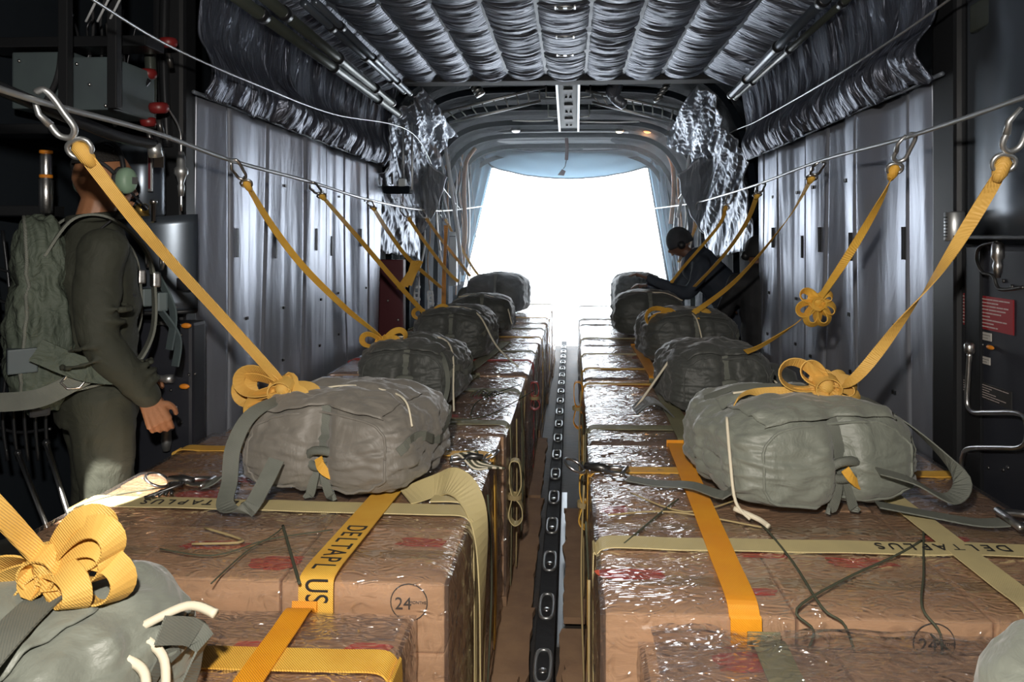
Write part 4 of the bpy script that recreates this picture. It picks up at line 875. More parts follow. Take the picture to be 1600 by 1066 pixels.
for v in o.data.vertices:
    c = v.co; v.co = c+v.normal*(.010*N(c.x*5+c.z*9, c.y*8, c.z*6)+.006*abs(N(c.x*9, c.y*9, c.z*22+c.x*12)))
mb = MB().tube([V((.080*math.cos(a), -.006+.078*math.sin(a), 1.535+.010*math.sin(a))) for a in [2*PI*k/24 for k in range(24)]], .016, 8, closed=True); mb.build('collar', 'suit', o)
# hair: close-cropped cap
mb = MB().grid(lambda u, v: HP(*( (lambda a, b: (.080*math.sin(b)*math.cos(a), -.006+.100*math.sin(b)*math.sin(a), .004+.122*math.cos(b)))(PI*(.93+1.14*u), PI*(.02+.30*v+.06*math.sin(PI*u))))), 24, 14)
solidify(mb.build('hair', 'hair', who), .003)
# headset
hs = MB().tube([HP(.092*math.cos(a), 0, .02+.118*math.sin(a)) for a in [PI*k/24 for k in range(25)]], .009, 8).build('headset_band', 'black_paint', who)
MB().tube([HP(.088*math.cos(a), -.03-.05*math.sin(a), .02+.085*math.sin(a)*(.6)) for a in [PI*k/20 for k in range(21)]], .007, 8).build('neck_band', 'black_soft', hs)
for e in (-1,1):
    cu = MB(); cu.add(*(lambda vs, n: ([HP(e*x, .004+r*.80*math.cos(2*PI*k/n), .000+r*1.12*math.sin(2*PI*k/n)) for r, x in vs for k in range(n)], [(i*n+k, i*n+(k+1)%n, (i+1)*n+(k+1)%n, (i+1)*n+k) for i in range(len(vs)-1) for k in range(n)]+[tuple(range(n)), tuple((len(vs)-1)*n+k for k in range(n))]))([(.036,.082),(.040,.090),(.040,.108),(.034,.120),(.020,.126)], 20), True)
    cup = cu.build('ear_cup', 'headset_green', hs)
    MB().tube([HP(e*.082, .004+.036*.8*math.cos(a), .040*math.sin(a)) for a in [2*PI*k/20 for k in range(20)]], .010, 8, closed=True).build('ear_cushion', 'black_soft', hs)
    MB().box(HP(e*.124-.004,.0,-.012), HP(e*.13+.004,.02,.012)).build('volume_knob', 'black_paint', hs)
MB().tube(smooth([HP(.10,.02,-.035), HP(.09,.09,-.085), HP(.03,.14,-.08)],6), .004, 8).build('microphone_boom', 'black_paint', hs); MB().ball(HP(.02,.142,-.078), .013, 10).build('microphone', 'black_soft', hs)
MB().tube(smooth([HP(.10,-.01,-.035), HP(.10,-.03,-.12), V((.10,-.09,1.38)), V((.13,.10,1.25))],6), .004, 6).build('headset_cable', 'black_soft', hs)
# backpack parachute and harness
def packf(p):
    x, y, z = p; n = 3.6; r = (abs(x)**n+abs(y)**n+abs(z)**n)**(1/n); q = V((x,y,z))/r
    P = V((q.x*.155*(1-.10*q.z), -.172+q.y*.078*(1.0-.12*q.z+.22*math.exp(-(q.z+.35)**2/.2)), 1.20+q.z*.335))
    return P+V((q.x,q.y,q.z)).normalized()*(.016*N(q.x*3+4, q.y*3, q.z*5)+.013*abs(N(q.x*4+q.z*7, q.y*5, q.z*4+q.x*5))-.014*math.exp(-((q.z-.32)/.05)**2)-.012*math.exp(-((q.z+.42)/.05)**2))
bp_ = cube_surface(packf, 34).build('backpack', 'pack', who)
MB().tube([packf(V((math.cos(a), -.55, math.sin(a)))/max(abs(math.cos(a)),abs(math.sin(a)),.55))+V((0,-.002,0)) for a in [2*PI*k/60 for k in range(60)]], .006, 6, closed=True).build('piping', 'web_grey', bp_)
MB().box((-.05,-.352,1.30), (.05,-.345,1.38), .002).build('label_patch', 'grey_box', bp_)
MB().box((.115,-.27,1.02), (.170,-.19,1.10), .004).build('side_pocket', 'grey_box', bp_)
for e in (-1,1):
    st = MB().ribbon(smooth([V((e*.125,-.17,1.40)), V((e*.130,-.09,1.525)), V((e*.130,.02,1.528)), V((e*.125,.128,1.42)), V((e*.12,.158,1.28)), V((e*.12,.150,1.10)), V((e*.15,.06,.98)), V((e*.18,-.10,.95))],8), .05, .008, (1,0,0)).build('harness_strap', 'web_grey', who)
    MB().box((e*.12-.03,.150,1.28), (e*.12+.03,.176,1.335), .006).build('chest_buckle', 'steel', st)
    MB().tube([V((e*.12+.02*math.cos(a), .185, 1.37+.025*math.sin(a))) for a in [2*PI*k/14 for k in range(14)]], .005, 8, closed=True).build('ring', 'steel', st)
    MB().box((e*.12-.025,.165,1.19), (e*.12+.025,.20,1.26), .006).build('adjuster', 'grey_box', st)
MB().ribbon(smooth([V((.22,-.20,1.10)), V((.245,-.06,1.02)), V((.2,.10,.98)), V((.05,.15,.96))],8), .075, .006, (0,0,1)).build('waist_strap', 'pack', who)
lg_ = MB().ribbon(smooth([V((.13,-.30,.93)), V((.20,-.19,.94)), V((.215,-.08,.99)), V((.205,.02,1.03))],8), .06, .007, (0,.3,1)).build('leg_strap', 'web_grey', who)
MB().tube([V((.222+.004*math.cos(a), -.10+.034*math.cos(a), .985+.026*math.sin(a))) for a in [2*PI*k/6 for k in range(6)]], .004, 6, closed=True).build('link', 'steel', lg_)
MB().box((.02,-.21,.86), (.12,-.15,.91), .01).build('pouch', 'black_soft', who)
for k, (a, b_) in enumerate((((.10,.17,1.33),(.16,.20,1.05)), ((.12,.175,1.2),(.18,.215,.99)))):
    MB().ribbon(smooth([V(a), (V(a)+V(b_))/2+V((.02,.03,0)), V(b_)],6), .04, .006, (1,.3,0)).build('loose_strap', 'grey_box', who)
# arm patch: round emblem on the near sleeve
pc = V((.268,-.022,1.285)); nx_ = V((1,.05,.16)).normalized(); uy = V((0,0,1)); uy = (uy-nx_*uy.dot(nx_)).normalized(); ux = uy.cross(nx_)
pt = MB().add([pc+nx_*(h+.004*(1-(r/.05)**2))+ux*r*math.cos(2*PI*k/28)*.85+uy*r*1.15*math.sin(2*PI*k/28) for r, h in ((.046,-.02),(.046,.0),(.03,.001),(.001,.002)) for k in range(28)], [(i*28+k, i*28+(k+1)%28, (i+1)*28+(k+1)%28, (i+1)*28+k) for i in range(3) for k in range(28)], True).build('arm_patch', 'black_soft', who)
MB().tube([pc+nx_*.002+ux*.041*.85*math.cos(a)+uy*.041*1.15*math.sin(a) for a in [2*PI*k/28 for k in range(28)]], .0022, 6, closed=True).build('patch_ring', 'placard_white', pt)
for k, (x, y, dx, dy) in enumerate(((-.012,.008,.022,.018),(.008,.0,-.02,-.022),(.0,.014,.016,-.03),(-.012,-.014,.024,.006),(.004,-.02,.01,.006))):
    MB().tube([pc+nx_*.006+ux*x+uy*y, pc+nx_*.006+ux*(x+dx)+uy*(y+dy)], .0028, 6).build('patch_mark', 'placard_white', pt)

# --- crewman leaning at the open tail, right side
def far_person(label, loc_, rz, pose, suit_m='suit_navy'):
    w_ = thing('person', label, 'person', loc_, rz); mb = MB()
    P = head(mb, pose['head'], pose.get('yaw',0), pose.get('pitch',0)); limb(mb, pose['neck'], [.06,.055])
    for e, k in ((1,'ra'),(-1,'la')):
        limb(mb, pose[k], [.05,.04,.028]); d = (V(pose[k][2])-V(pose[k][1])).normalized(); hand(mb, pose[k][2], d, (0,0,-1), (-e,0,0), .3)
    limb(mb, pose['spine'], [.13,.13,.14]); remesh(mb.build('body', 'skin_dark', w_), .008, 2)
    mb = MB(); limb(mb, pose['spine'], [.16,.165,.17], 18)
    s = pose['spine']; sh = V(s[-1]); limb(mb, [V(pose['ra'][0]), sh, V(pose['la'][0])], [.085,.13,.085])
    for k in ('ra','la'): limb(mb, cut(pose[k],.95), [.078,.062,.045])
    for k in ('rl','ll'): limb(mb, pose[k], [.11,.085,.065])
    o = mb.build('flight_suit', suit_m, w_); remesh(o, .013, 3)
    for v in o.data.vertices: v.co = v.co+v.normal*(.012*N(v.co.x*9, v.co.y*9, v.co.z*12))
    for k in ('rl','ll'):
        f = V(pose[k][2]); MB().box(f+V((-.045,-.07,-.09)), f+V((.045,.17,-.0)), .03).build('boot', 'black_soft', w_)
    hm = MB().grid(lambda u, v: P(*( (lambda a, b: (.100*math.sin(b)*math.cos(a), -.012+.120*math.sin(b)*math.sin(a), .012+.138*math.cos(b)))(2*PI*u, PI*.58*v)))  , 24, 16).build('helmet', 'black_soft', w_); solidify(hm, .006)
    for e in (-1,1): MB().ball(P(e*.092,.0,-.015), .038, 12).build('ear_cup', 'black_paint', hm)
    return w_
far_person('silhouetted person in dark flight suit reaching an arm toward the open tail, far right', (1.49,6.3,.0), R(90),
   dict(head=(0,.50,1.60), pitch=R(-25), neck=[(0,.36,1.45),(0,.45,1.53)], spine=[(0,-.03,.95),(0,.12,1.2),(0,.32,1.40)],
        ra=[(.19,.34,1.40),(.24,.50,1.18),(.18,.76,1.20)], la=[(-.19,.34,1.40),(-.24,.46,1.17),(-.16,.80,1.29)],
        rl=[(.1,-.03,.92),(.11,.05,.5),(.11,-.03,.10)], ll=[(-.1,-.03,.92),(-.12,.0,.5),(-.13,-.1,.10)]))
far_person('dark seated person with bent arm half hidden by the right curtain edge', (1.52,5.58,.0), R(8),
   dict(head=(0,.06,1.52), neck=[(0,.02,1.34),(0,.04,1.44)], spine=[(0,-.05,.74),(0,-.04,1.0),(0,0,1.28)],
        ra=[(.19,.01,1.28),(.24,.06,1.02),(.12,.26,.95)], la=[(-.19,.01,1.28),(-.26,.10,1.02),(-.14,.32,1.02)],
        rl=[(.1,.0,.70),(.12,.36,.60),(.12,.36,.10)], ll=[(-.1,.0,.70),(-.12,.36,.60),(-.12,.38,.10)]), 'black_soft')
t = thing('bench', 'low dark canvas bench under the seated person at the right wall', 'seat', (1.52,5.60, 0))
c = t.location; MB().box(c+V((-.18,-.22,.55)), c+V((.2,.18,.59)), .01).build('seat_pan', 'black_soft', t, True)
for a in (-.16,.17):
    for b_ in (-.19,.15): MB().tube([c+V((a,b_,0)), c+V((a,b_,.56))], .014, 8).build('leg', 'black_metal', t, True)

# ------------------------------------------------------------------ equipment at the near right
XRW = 1.47
def plate(name, label, px0, py0, px1, py1, X, m, cat, th=.004, sgn=-1):
    a = WX(px0, py0, X); b = WX(px1, py1, X); y0, y1 = sorted((a.y, b.y)); zs = sorted((WX(px0,py0,X).z, WX(px0,py1,X).z))
    return y0, y1, zs
# lower equipment door
t = thing('equipment_door', 'dark equipment door with red and black placards at the right edge', 'access door', (XRW+.06, 2.2, 0))
MB().box((XRW,1.55,.25), (XRW+.10,2.60,1.625), .02).build('door_panel', 'panel_dark', t, True)
MB().box((XRW-.012,2.50,.25), (XRW+.005,2.60,1.62), .004).build('hinge_strip', 'black_metal', t, True)
def yz(px, py): p = WX(px, py, XRW-.004); return p.y, p.z
def placard(px0, py0, px1, py1, m, lines, tm, name, lab=None, head_=True):
    ya, za = yz(px0, py0); yb, zb_ = yz(px1, py1); zb_ = za-(py1-py0)/FPX*ya*1.0
    pl = MB().box((XRW-.004,yb,zb_), (XRW+.002,ya,za), .001).build(name, m, t, True)
    if lab: pl['label'] = lab
    h = (za-zb_); rr = random.Random(int(px0))
    for i in range(lines):
        z = za-h*(i+.9)/(lines+.8); ln = rr.uniform(.55,.93) if i else .8; y = ya-(ya-yb)*.04-(ya-yb)*(.12 if i == 0 else 0)
        mb = MB(); 
        while ln > .02:
            wd = min(ln, rr.uniform(.04,.12)); mb.box((XRW-.0055,y-(ya-yb)*wd*.88,z-h*.018), (XRW-.0038,y,z+h*.018)); y -= (ya-yb)*wd; ln -= wd
        mb.build('printed_line', tm, pl, True)
placard(1491,456,1583,503, 'placard_red', 9, 'placard_text', 'red_placard', 'red placard with rows of small pale lettering')
placard(1503,586,1580,610, 'print_black', 6, 'placard_text', 'black_placard')
placard(1533,518,1548,530, 'placard_white', 2, 'print_black', 'white_sticker'); placard(1530,555,1546,566, 'placard_white', 2, 'print_black', 'white_sticker')
for px, py, a in ((1549,543,0),(1474,630,1.2),(1478,533,.2)):
    y, z = yz(px, py); MB().ball((XRW-.008,y,z), (.006,.022 if a < 1 else .010,.008 if a < 1 else .022), 12).build('orange_pull_tag', 'tag_orange', t, True)
rr = random.Random(5)
for k in range(16):
    y, z = 1.75+.8*rr.random(), .75+.8*rr.random(); MB().lathe([(.007,0),(.007,.004),(.003,.006)], (XRW,y,z), (-1,0,0), 10).build('screw', 'steel_dark', t, True)
Xp = XRW-.05
def pp(px, py, X=Xp): return WX(px, py, X)
t = thing('pipe', 'bent steel pipe on the dark equipment door at the right edge', 'pipe', pp(1512,560))
MB().tube(smooth([pp(1515,552),pp(1513,585),pp(1511,628),pp(1520,644),pp(1545,645),pp(1590,646),pp(1604,660),pp(1604,688),pp(1592,700),pp(1560,700),pp(1515,701),pp(1504,712),pp(1502,735)],5), .0085, 12).build('tube', 'steel', t, True)
MB().lathe([(.014,-.01),(.018,0),(.018,.02),(.01,.03)], pp(1515,548), (0,0,1), 12).build('fitting', 'steel', t, True)
MB().lathe([(.012,-.01),(.013,.02)], pp(1502,738), (0,0,1), 12).build('fitting', 'steel', t, True)
t = thing('pressure_valve', 'small steel valve with looped hose under the grey cover at the right', 'valve', pp(1558,430))
c = pp(1559,392); MB().lathe([(.010,.03),(.018,.02),(.020,-.02),(.012,-.035),(.016,-.05),(.008,-.09)], c, (0,0,1), 14).build('valve_body', 'steel', t, True)
MB().tube(smooth([c+V((0,0,.03)), pp(1532,385), pp(1526,405), pp(1535,425), pp(1552,432), pp(1562,452), pp(1600,449)],6), .006, 8).build('hose', 'steel_dark', t, True)
# curved grey cover above it
t = thing('equipment_cover', 'tall curved blue-grey metal cover at the upper right edge', 'cover', (XRW+.1, 2.2, 1.64))
y0c, y1c = 1.35, 2.62
solidify(MB().grid(lambda u, v: V((XRW+.02-.055*math.sin(PI*min(1,(1-u)*3.2)*.5)-.03*math.sin(PI*u*2.2)**2, y0c+u*(y1c-y0c), 1.655+v*1.02)), 60, 10).build('cover_sheet', 'grey_blue', t, True), .01)
MB().box((XRW-.07,y0c,1.645), (XRW+.06,y1c,1.66), .004).build('bottom_lip', 'black_paint', t, True)
y, z = WX(1488,310,XRW-.07).y, 1.65
c = WX(1487,354,XRW-.06)
cyl = MB().lathe([(.030,-.055),(.034,-.05),(.034,.05),(.030,.055)], c+V((.01,0,0)), (0,0,1), 20).build('data_plate_cylinder', 'alu', t, True)
for k in range(7): MB().box(c+V((-.0255,-.016,-.040+.012*k)), c+V((-.0238,.012-.004*(k%3),-.036+.012*k))).build('printed_line', 'print_black', cyl, True)
c = WX(1530,22,XRW-.03); t2 = MB().box(c+V((0,-.06,-.05)), c+V((.03,.06,.05)), .006).solo('junction_box', 'tube_green', 'small olive box above the curved grey cover, top right corner', 'box')

# ------------------------------------------------------------------ equipment at the near left
XLW = -2.0
def pl_(px, py, Y=2.5): return Wp(px, py, Y)
t = thing('equipment_cover', 'curved shiny blue-grey cover panel behind the crewman', 'cover', pl_(240,480,2.75))
def cov(u, v):
    a = Wp(150,0,2.78).x; b = Wp(308,0,2.80).x; x = a+(b-a)*u; return V((x, 2.80-.10*math.sin(PI*u)**.7, Wp(0,486,2.75).z+v*(.36+.045*u)))
solidify(MB().grid(cov, 40, 10).build('cover_sheet', 'grey_blue', t, True), .012)
MB().tube([cov(i/30,0)+V((0,-.005,0)) for i in range(31)], .010, 8).build('bottom_rim', 'black_paint', t, True)
c = pl_(287,446,2.70); MB().box(c+V((-.025,-.01,-.02)), c+V((.025,.01,.03)), .003).build('sticker', 'panel_dark', t, True)
t = thing('equipment_cabinet', 'dark equipment cabinet with valves between the crewman and the left curtain', 'cabinet', pl_(275,700,2.8))
a = Wp(236,0,2.8).x; b = Wp(318,0,2.8).x
MB().box((a-.25,2.75,.19), (b-.02,2.86,1.30), .015).build('cabinet_body', 'panel_dark', t, True)
for px, py in ((291,509),(288,604)):
    c = pl_(px,py,2.73); MB().ball(c, (.022,.008,.011), 12).build('orange_pull_tag', 'tag_orange', t, True)
for px, py in ((255,503),(255,592)):
    c = pl_(px,py,2.72); MB().tube([c+V((-.04,0,0)), c+V((.0,0,0)), c+V((.015,0,0)), c+V((.04,0,0))], [.014,.014,.018,.018], 12).build('valve', 'alu', t, True)
c = pl_(260,670,2.72); MB().lathe([(.012,.06),(.014,.03),(.026,.02),(.028,-.005),(.018,-.01),(.02,-.05),(.014,-.09)], c, (0,0,1), 16).build('drain_valve', 'alu', t, True)
rr = random.Random(3)
for k in range(12): c = pl_(245+60*rr.random(), 495+190*rr.random(), 2.745); MB().ball(c, .006, 8).build('screw', 'steel_dark', t, True)
# hydraulic reservoir with label and sight glass
t = thing('hydraulic_reservoir', 'dark blue-grey cylindrical tank with pale label and sight glass behind the headset', 'tank', pl_(222,345,2.7))
c = pl_(222,285,2.74); MB().lathe([(.02,-.155),(.072,-.15),(.084,-.13),(.084,.13),(.07,.16),(.02,.17)], c, (0,0,1), 28).build('tank_body', 'grey_blue', t, True)
q = pl_(247,248,2.66); MB().box(q+V((-.018,0,-.035)), q+V((.022,.004,.03)), .001).build('label', 'placard_white', t, True)
q = pl_(235,262,2.65); sg = MB().box(q+V((-.009,-.006,-.095)), q+V((.009,.004,.095)), .003).build('sight_glass', 'alu', t, True)
MB().box(q+V((-.004,-.008,-.085)), q+V((.004,-.004,.085))).build('sight_tube', 'maroon', sg, True)
q = pl_(222,330,2.68); MB().lathe([(.03,-.02),(.03,.02),(.02,.03)], q, (0,0,1), 6).build('brass_fitting', 'brass', t, True)
q = pl_(240,330,2.66); MB().lathe([(.009,-.04),(.009,.03),(.014,.03),(.014,.045)], q, (0,0,1), 12).build('drain_fitting', 'steel', t, True)
for px, py, s, lb in ((263,66,1.1,'red valve knob high on the left beside the thin cable'), (230,115,1.15,'red valve knob above the grey reservoir, left of the sloping pipe'), (248,168,1.2,'larger red valve knob with a white mark on the left pipework'), (232,190,1.0,'red valve knob just under the left conduit end'), (175,172,.7,'small red fitting at the end of the black braided hose')):
    c = pl_(px,py,2.68); t = thing('valve_knob', lb, 'valve', c)
    MB().lathe([(.020*s,-.020*s),(.028*s,-.014*s),(.031*s,-.004*s),(.031*s,.006*s),(.026*s,.015*s),(.012*s,.018*s)], c, (0,-.2,1), 18).build('knob', 'red_valve', t, True)
    MB().tube([c-V((0,0,.04*s)), c-V((0,-.02,.09*s))], .010*s, 8).build('stem', 'steel_dark', t, True)
def piece(name, label, cat, pts, r, m, n=8): return MB().tube(smooth(pts, 6), r, n).solo(name, m, label, cat)
piece('pipe', 'vertical dark pipe between the red valve knobs on the left', 'pipe', [pl_(234,80,2.72), pl_(236,130,2.72), pl_(234,200,2.72)], .022, 'tube_green', 12)
piece('pipe', 'tall dark pipe rising at the left of the red valve knobs', 'pipe', [pl_(258,-20,2.85), pl_(256,100,2.85), pl_(262,230,2.85)], .02, 'black_metal', 12)
piece('pipe', 'slim steel line bending down beside the left curtain edge', 'pipe', [pl_(262,168,2.7), pl_(280,200,2.7), pl_(283,235,2.7), pl_(283,330,2.7)], .005, 'steel')
c = pl_(283,268,2.70); MB().lathe([(.010,-.10),(.014,-.06),(.010,-.05),(.018,-.02),(.026,-.01),(.026,.01),(.018,.02),(.016,.06),(.010,.08)], c, (0,0,1), 16).solo('line_fitting', 'alu', 'silver inline fitting on the slim line left of the curtain', 'fitting')
for k, (px, nm) in enumerate(((70,'left'),)):
    c = pl_(72,282,2.45); t = thing('cylinder_bottle', 'slim chrome cylinder with orange bands behind the back of the crewman', 'cylinder', c-V((0,0,.12)))
    MB().lathe([(.010,-.13),(.022,-.12),(.024,.0),(.018,.01),(.02,.02),(.02,.09),(.012,.11)], c, (0,0,1), 18).build('cylinder', 'steel', t, True)
    for dz in (.015,.105): MB().lathe([(.021,-.006),(.022,0),(.021,.006)], c+V((0,0,dz)), (0,0,1), 16).build('orange_band', 'tag_orange', t, True)
# electronics box and racks
c = pl_(98,125,2.55); t = thing('electronics_box', 'grey-green equipment box on the dark rack at the upper left', 'equipment box', c-V((0,0,.11)))
a = Wp(18,170,2.5); b = Wp(112,80,2.5); MB().box((a.x,2.5,a.z), (b.x,2.7,b.z), .008).build('housing', 'grey_box', t, True)
a = Wp(113,172,2.44); b = Wp(175,88,2.44); MB().box((a.x,2.44,a.z), (b.x,2.7,b.z), .008).build('side_module', 'grey_box', t, True)
MB().tube(smooth([pl_(95,82,2.42), pl_(92,110,2.40), pl_(84,135,2.42), pl_(70,160,2.44)],6), .009, 8).build('cable', 'black_soft', t, True)
for k, (px, py) in enumerate(((30,95),(105,95),(30,160),(165,165),(120,100),(140,132))): MB().ball(Wp(px,py,2.43 if px > 112 else 2.49), .006, 8).build('screw', 'steel', t, True)
for (p0, p1, lb) in (((-20,72),(240,75),'upper shelf bar of the dark rack at the upper left'), ((-20,205),(90,205),'lower shelf bar of the dark rack left of the crewman'), ((-20,330),(80,332),'black shelf bar at the height of the crewman neck')):
    a = Wp(*p0,2.55); b = Wp(*p1,2.55); MB().box((a.x,2.50,a.z-.02), (b.x,2.62,a.z+.02), .004).solo('rack_bar', 'black_metal', lb, 'rack')
for px, lb in ((104,'black upright post of the rack in front of the grey-green box'),(180,'black upright post of the rack right of the grey-green box')):
    a = Wp(px,0,2.40); MB().box((a.x-.018,2.38,Wp(0,172,2.4).z), (a.x+.018,2.41,3.0), .004).solo('rack_post', 'black_paint', lb, 'rack')
rr = random.Random(12); ORD9 = ['first','second','third','fourth','fifth','sixth','seventh','eighth','ninth']
for k in range(9):
    x0 = 112+k*12; y0_ = rr.random()*40; P = [pl_(x0+rr.uniform(-9,9), y0_+rr.uniform(-10,10)+q*rr.uniform(22,34), 2.62+.03*k/9) for q in range(5)]
    o = piece('wire', 'thin %s wire in the tangle above the left pipework, %s from the left' % ('pale' if k % 3 == 0 else 'dark', ORD9[k]), 'cable', P, rr.choice((.0035,.005,.006)), rr.choice(('black_soft','steel_dark','wire_white' if k % 3 == 0 else 'black_metal'))); o['group'] = 'wires around the left pipework'
for k in range(3): 
    a = 170+k*18; o = piece('slanting_rod', ('left','middle','right')[k]+' one of the three slanting pale rods at the top of the left rack', 'rod', [pl_(a-16,-6,2.3), pl_(a-28,18,2.35), pl_(a-36,34,2.4)], .004, 'wire_white'); o['group'] = 'pale rods at the top of the left rack'
piece('hose', 'black braided hose slanting between the grey-green box and the red knobs', 'hose', [pl_(232,125,2.66), pl_(210,150,2.62), pl_(180,172,2.6)], .012, 'black_metal', 10)
# webbing net and seat poles bottom left
for k, (a, b_, lb) in enumerate((((28,708),(60,790),'left one of the two bright seat poles behind the left bundle'), ((72,692),(97,772),'right one of the two bright seat poles behind the left bundle'))):
    p = Wp(*a,2.25); q = Wp(*b_,2.2); t = thing('seat_pole', lb, 'pole', V((q.x,q.y,q.z-.3)))
    d = (q-p).normalized(); MB().tube([p, q+d*.28], .008, 10).build('pole', 'steel', t, True); MB().ball(p, .012, 10).build('pole_knob', 'black_metal', t, True)
t = thing('cargo_net', 'black webbing net hanging in the dark at the far left', 'net', Wp(10,640,2.3)-V((0,0,.3)))
for k in range(7): MB().tube(smooth([Wp(-40+22*k,360,2.35), Wp(-30+20*k+8*math.sin(k),500,2.33), Wp(-30+17*k,640,2.3), Wp(-20+16*k,720,2.3)],5), .006, 6).build('net_cord', 'black_metal', t, True)
for k in range(6): MB().tube(smooth([Wp(-40,400+50*k,2.34), Wp(20,425+50*k,2.34), Wp(80,395+55*k,2.34)],5), .006, 6).build('net_cord', 'black_metal', t, True)

# ------------------------------------------------------------------ clutter of the aft section
t = thing('red_locker', 'dark red panel low on the left just past the curtain end', 'panel', Wp(612,500,6.15)-V((0,0,.5)))
a = Wp(594,0,6.1).x; b = Wp(630,0,6.1).x; MB().box((a-.1,6.1,.1), (b,6.2,Wp(0,405,6.1).z), .01).build('panel_sheet', 'maroon', t, True)
for k, (px, py) in enumerate(((612,430),(606,470),(622,500))): MB().ball(Wp(px,py,6.08), .012, 8).build('fastener', 'steel', t, True)
for k, (px, py, hh) in enumerate(((651,449,34),(651,468,20),(673,475,26),(672,462,14))):
    c = Wp(px, py, 6.3); t = thing('tie_down_ring', ('tallest','H-shaped small','lower right','narrow middle')[k]+' white tie-down ring on the left wall below the hanging gold bundle', 'ring', c, 0, 'white tie-down rings on the left wall')
    h_ = hh/FPX*6.3/2; MB().tube([c+V((.022*math.copysign(abs(math.cos(a))**.4,math.cos(a)), 0, h_*math.copysign(abs(math.sin(a))**.4,math.sin(a)))) for a in [2*PI*q/20 for q in range(20)]], .009, 8, closed=True).build('ring', 'wire_white', t, True)
    MB().box(c+V((-.03,.01,-.012)), c+V((.03,.03,.012)), .003).build('base', 'alu', t, True)
t = thing('orange_strap', 'upright orange webbing strap standing beside the white pipes on the left', 'strap', Wp(694,492,7.0))
MB().ribbon(smooth([Wp(697,352,7.0), Wp(696,380,7.0), Wp(694,430,7.0), Wp(693,490,7.0)],8), .045, .006, (1,0,0), twist=lambda s: .8*math.sin(s*4)).build('webbing', 'web_orange', t, True)
t = thing('wall_box', 'pale grey flat box on the left aft wall right of the orange strap', 'box', Wp(706,440,7.9))
a = Wp(701,447,7.9); b = Wp(713,362,7.9); MB().box((a.x,7.9,a.z), (b.x,8.0,b.z), .01).build('box_body', 'white_box', t, True); MB().box((a.x+.01,7.895,b.z-.06), (b.x-.01,7.9,b.z-.05)).build('lid_seam', 'hull_dark', t, True)
t = thing('bracket', 'pale rectangular bracket frame hanging under the left foil blanket', 'frame', Wp(618,300,6.0))
fr_ = [Wp(600,292,6.0), Wp(644,296,6.0), Wp(644,195,6.0)]
MB().tube([Wp(644,160,6.0), Wp(644,296,6.0), Wp(600,291,6.0)], .010, 6).build('frame_rail', 'alu', t, True)
for px in (613,630): MB().tube([Wp(px,195,6.0), Wp(px,288,6.0)], .009, 6).build('upright', 'alu', t, True)
MB().box(Wp(622,292,5.98), Wp(636,280,6.06), .01).build('connector', 'white_box', t, True); MB().box(Wp(598,302,5.98), Wp(645,292,6.1), .01).build('tray', 'hull_aft', t, True)
def lining_z(x, Y): return (hullt(Y)-.02)*max(.02, 1-(min(abs(x-CX)/hullw(Y), .999))**5)**.2
ORD = ['first','second','third','fourth','fifth','sixth','seventh','eighth','ninth','tenth','eleventh','twelfth']
def wires(side, n, seed, wallname, x_in, x_out, m_pick):
    rr = random.Random(seed); kinds = {'wire_white':'white', 'wire_tan':'tan', 'alu':'silvery', 'steel_dark':'dark'}; cnt = {}
    for k in range(n):
        u = (k+.5)/n; px = x_in+(x_out-x_in)*u; Y = 9.6-2.2*u-.3*rr.random(); P = []
        bot = 380+90*rr.random(); lean = rr.uniform(-10, 22)*side; top = Wp(px, 230, Y); x = min(max(top.x, CX-hullw(Y)+.06), CX+hullw(Y)-.06)
        P = [V((x, Y, lining_z(x, Y)))]
        for q in range(1, 6): s_ = q/5; P.append(Wp(px+lean*s_+rr.uniform(-5,5), 235+(bot-235)*s_, Y))
        mm = m_pick[k % len(m_pick)]; c_ = kinds[mm]; cnt[c_] = cnt.get(c_, 0)+1
        o = piece('hanging_cable', '%s cable hanging on the %s aft wall, %s %s one out from the open tail' % (c_, wallname, ORD[cnt[c_]-1], c_), 'cable', P, rr.choice((.006,.008,.012)), mm, 6)
        o['group'] = 'cables on the %s aft wall' % wallname
wires(1, 20, 1, 'left', 738, 625, ('wire_white','alu','wire_tan','wire_white','steel_dark'))
wires(-1, 20, 2, 'right', 1050, 1165, ('wire_white','alu','wire_tan','wire_white','steel_dark'))
piece('strut', 'long slanting white strut crossing the cables at the left of the tail', 'strut', [Wp(692,205,7.6), Wp(706,300,7.7), Wp(724,430,7.8)], .02, 'wire_white', 8)
piece('strut', 'long slanting pale strut crossing the cables at the right of the tail', 'strut', [Wp(1082,205,7.6), Wp(1070,290,7.7), Wp(1058,340,7.8)], .018, 'wire_white', 8)
piece('cable_bundle', 'thick tan cable bundle curving beside the left end of the tarpaulin', 'cable', [Wp(742,232,9.0), Wp(728,255,8.9), Wp(725,300,8.8), Wp(727,360,8.8), Wp(722,420,8.8)], .028, 'wire_tan', 10)
piece('cable_bundle', 'thick tan cable bundle curving beside the right end of the tarpaulin', 'cable', [Wp(1036,230,9.0), Wp(1050,255,8.9), Wp(1053,300,8.8), Wp(1048,350,8.8)], .028, 'wire_tan', 10)
piece('flap_edge', 'long pale sloping strip hanging below the right foil blanket', 'strap', [Wp(1085,180,6.6), Wp(1110,205,6.5), Wp(1140,250,6.4), Wp(1152,330,6.4), Wp(1154,390,6.4)], .012, 'wire_white', 8)
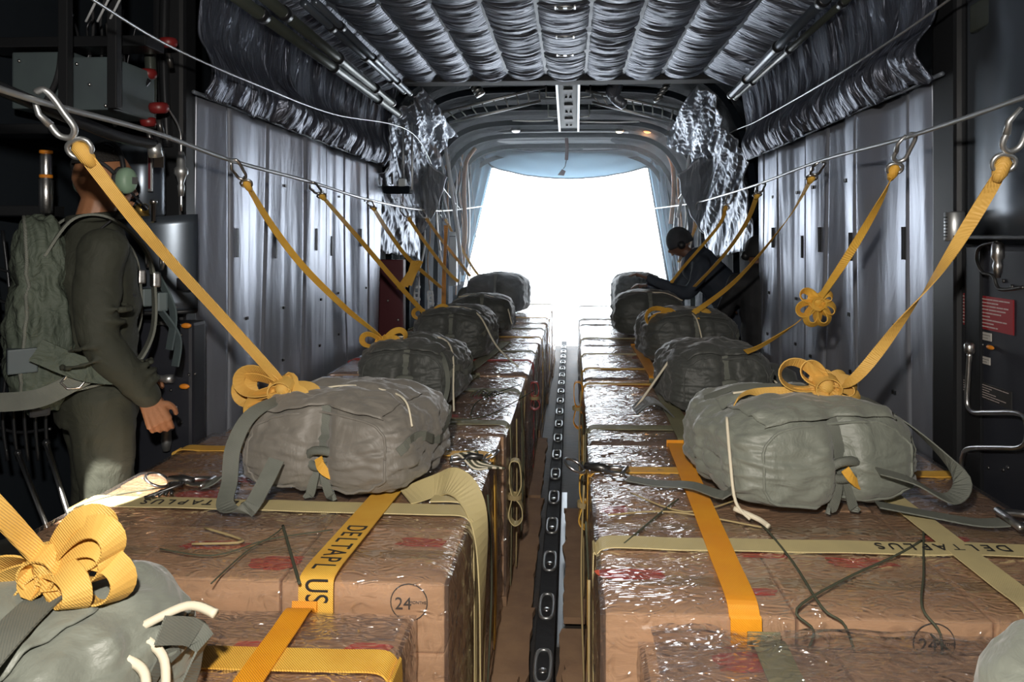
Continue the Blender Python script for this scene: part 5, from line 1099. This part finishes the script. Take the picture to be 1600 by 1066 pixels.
# roof trusses beyond the quilt
def truss(lab, a, b, c_, d_, Y0, Y1):
    t = thing('roof_truss', lab, 'truss', Wp(*a, Y0)); MB().tube([Wp(*a,Y0), Wp(*b,Y1)], .014, 8).build('upper_rail', 'alu', t, True); MB().tube([Wp(*c_,Y0), Wp(*d_,Y1)], .014, 8).build('lower_rail', 'alu', t, True)
    for k in range(9):
        s = (k+.5)/9; p = Wp(*a,Y0).lerp(Wp(*b,Y1), s); q = Wp(*c_,Y0).lerp(Wp(*d_,Y1), min(1,s+.04)); MB().tube([p,q], .007, 6).build('rung', 'alu', t, True)
truss('slanting ladder-like truss under the roof left of the hanging channel', (690,176), (852,136), (702,192), (845,158), 6.5, 6.5)
truss('slanting ladder-like truss under the roof right of the hanging channel', (915,142), (1060,172), (925,160), (1050,190), 6.5, 6.5)
for px, py, lb in ((735,133,'ribbed grey duct piece under the roof left of the channel'), (1048,140,'ribbed grey duct piece under the roof right of the channel')):
    c = Wp(px,py,6.2); t = thing('ribbed_duct', lb, 'duct', c)
    for k in range(6): MB().tube([c+V((.02*k*(1 if px < 800 else -1)-.02,0,.09-.032*k)), c+V((.02*k*(1 if px < 800 else -1)-.005,0,.066-.032*k))], .048, 12).build('rib', 'alu', t, True)
c = Wp(965,140,6.3); t = MB().tube(smooth([Wp(945,118,6.2), Wp(962,128,6.3), Wp(958,150,6.4), Wp(978,166,6.4)],6), [.03]*6+[.07]*6+[.05]*6+[.02], 12).solo('duct_sleeve', 'foil', 'crumpled fabric duct sleeve right of the hanging channel', 'duct')
for k, (x0, x1, y) in enumerate(((908,955,140),(905,1000,190),(800,865,188),(812,866,127))):
    o = piece('roof_pipe', 'thin pale pipe under the aft roof, '+('upper one right of the channel','lower one right of the channel','lower one left of the channel','upper one left of the channel')[k], 'pipe', [Wp(x0,y,6.6), Wp((x0+x1)/2,y+1,6.6), Wp(x1,y,6.6)], .008, 'alu', 6); o['group'] = 'thin pale pipes under the aft roof'

# ------------------------------------------------------------------ daylight haze in the aft half of the hold
hm = bpy.data.materials.new('haze'); hm.use_nodes = True; nt = hm.node_tree; nt.nodes.clear()
ho = nt.nodes.new('ShaderNodeOutputMaterial'); vs_ = nt.nodes.new('ShaderNodeVolumeScatter'); vs_.inputs['Density'].default_value = .04; vs_.inputs['Anisotropy'].default_value = .5
vs_.inputs['Color'].default_value = (.85,.93,1,1); nt.links.new(vs_.outputs[0], ho.inputs['Volume'])
MATS['haze'] = hm
hz = MB().box((-1.5,5.76,.86), (1.3,10.24,2.85)).build('haze', 'haze'); tag(hz, 'thin bluish daylight haze filling the aft half of the hold', 'haze', kind='stuff')
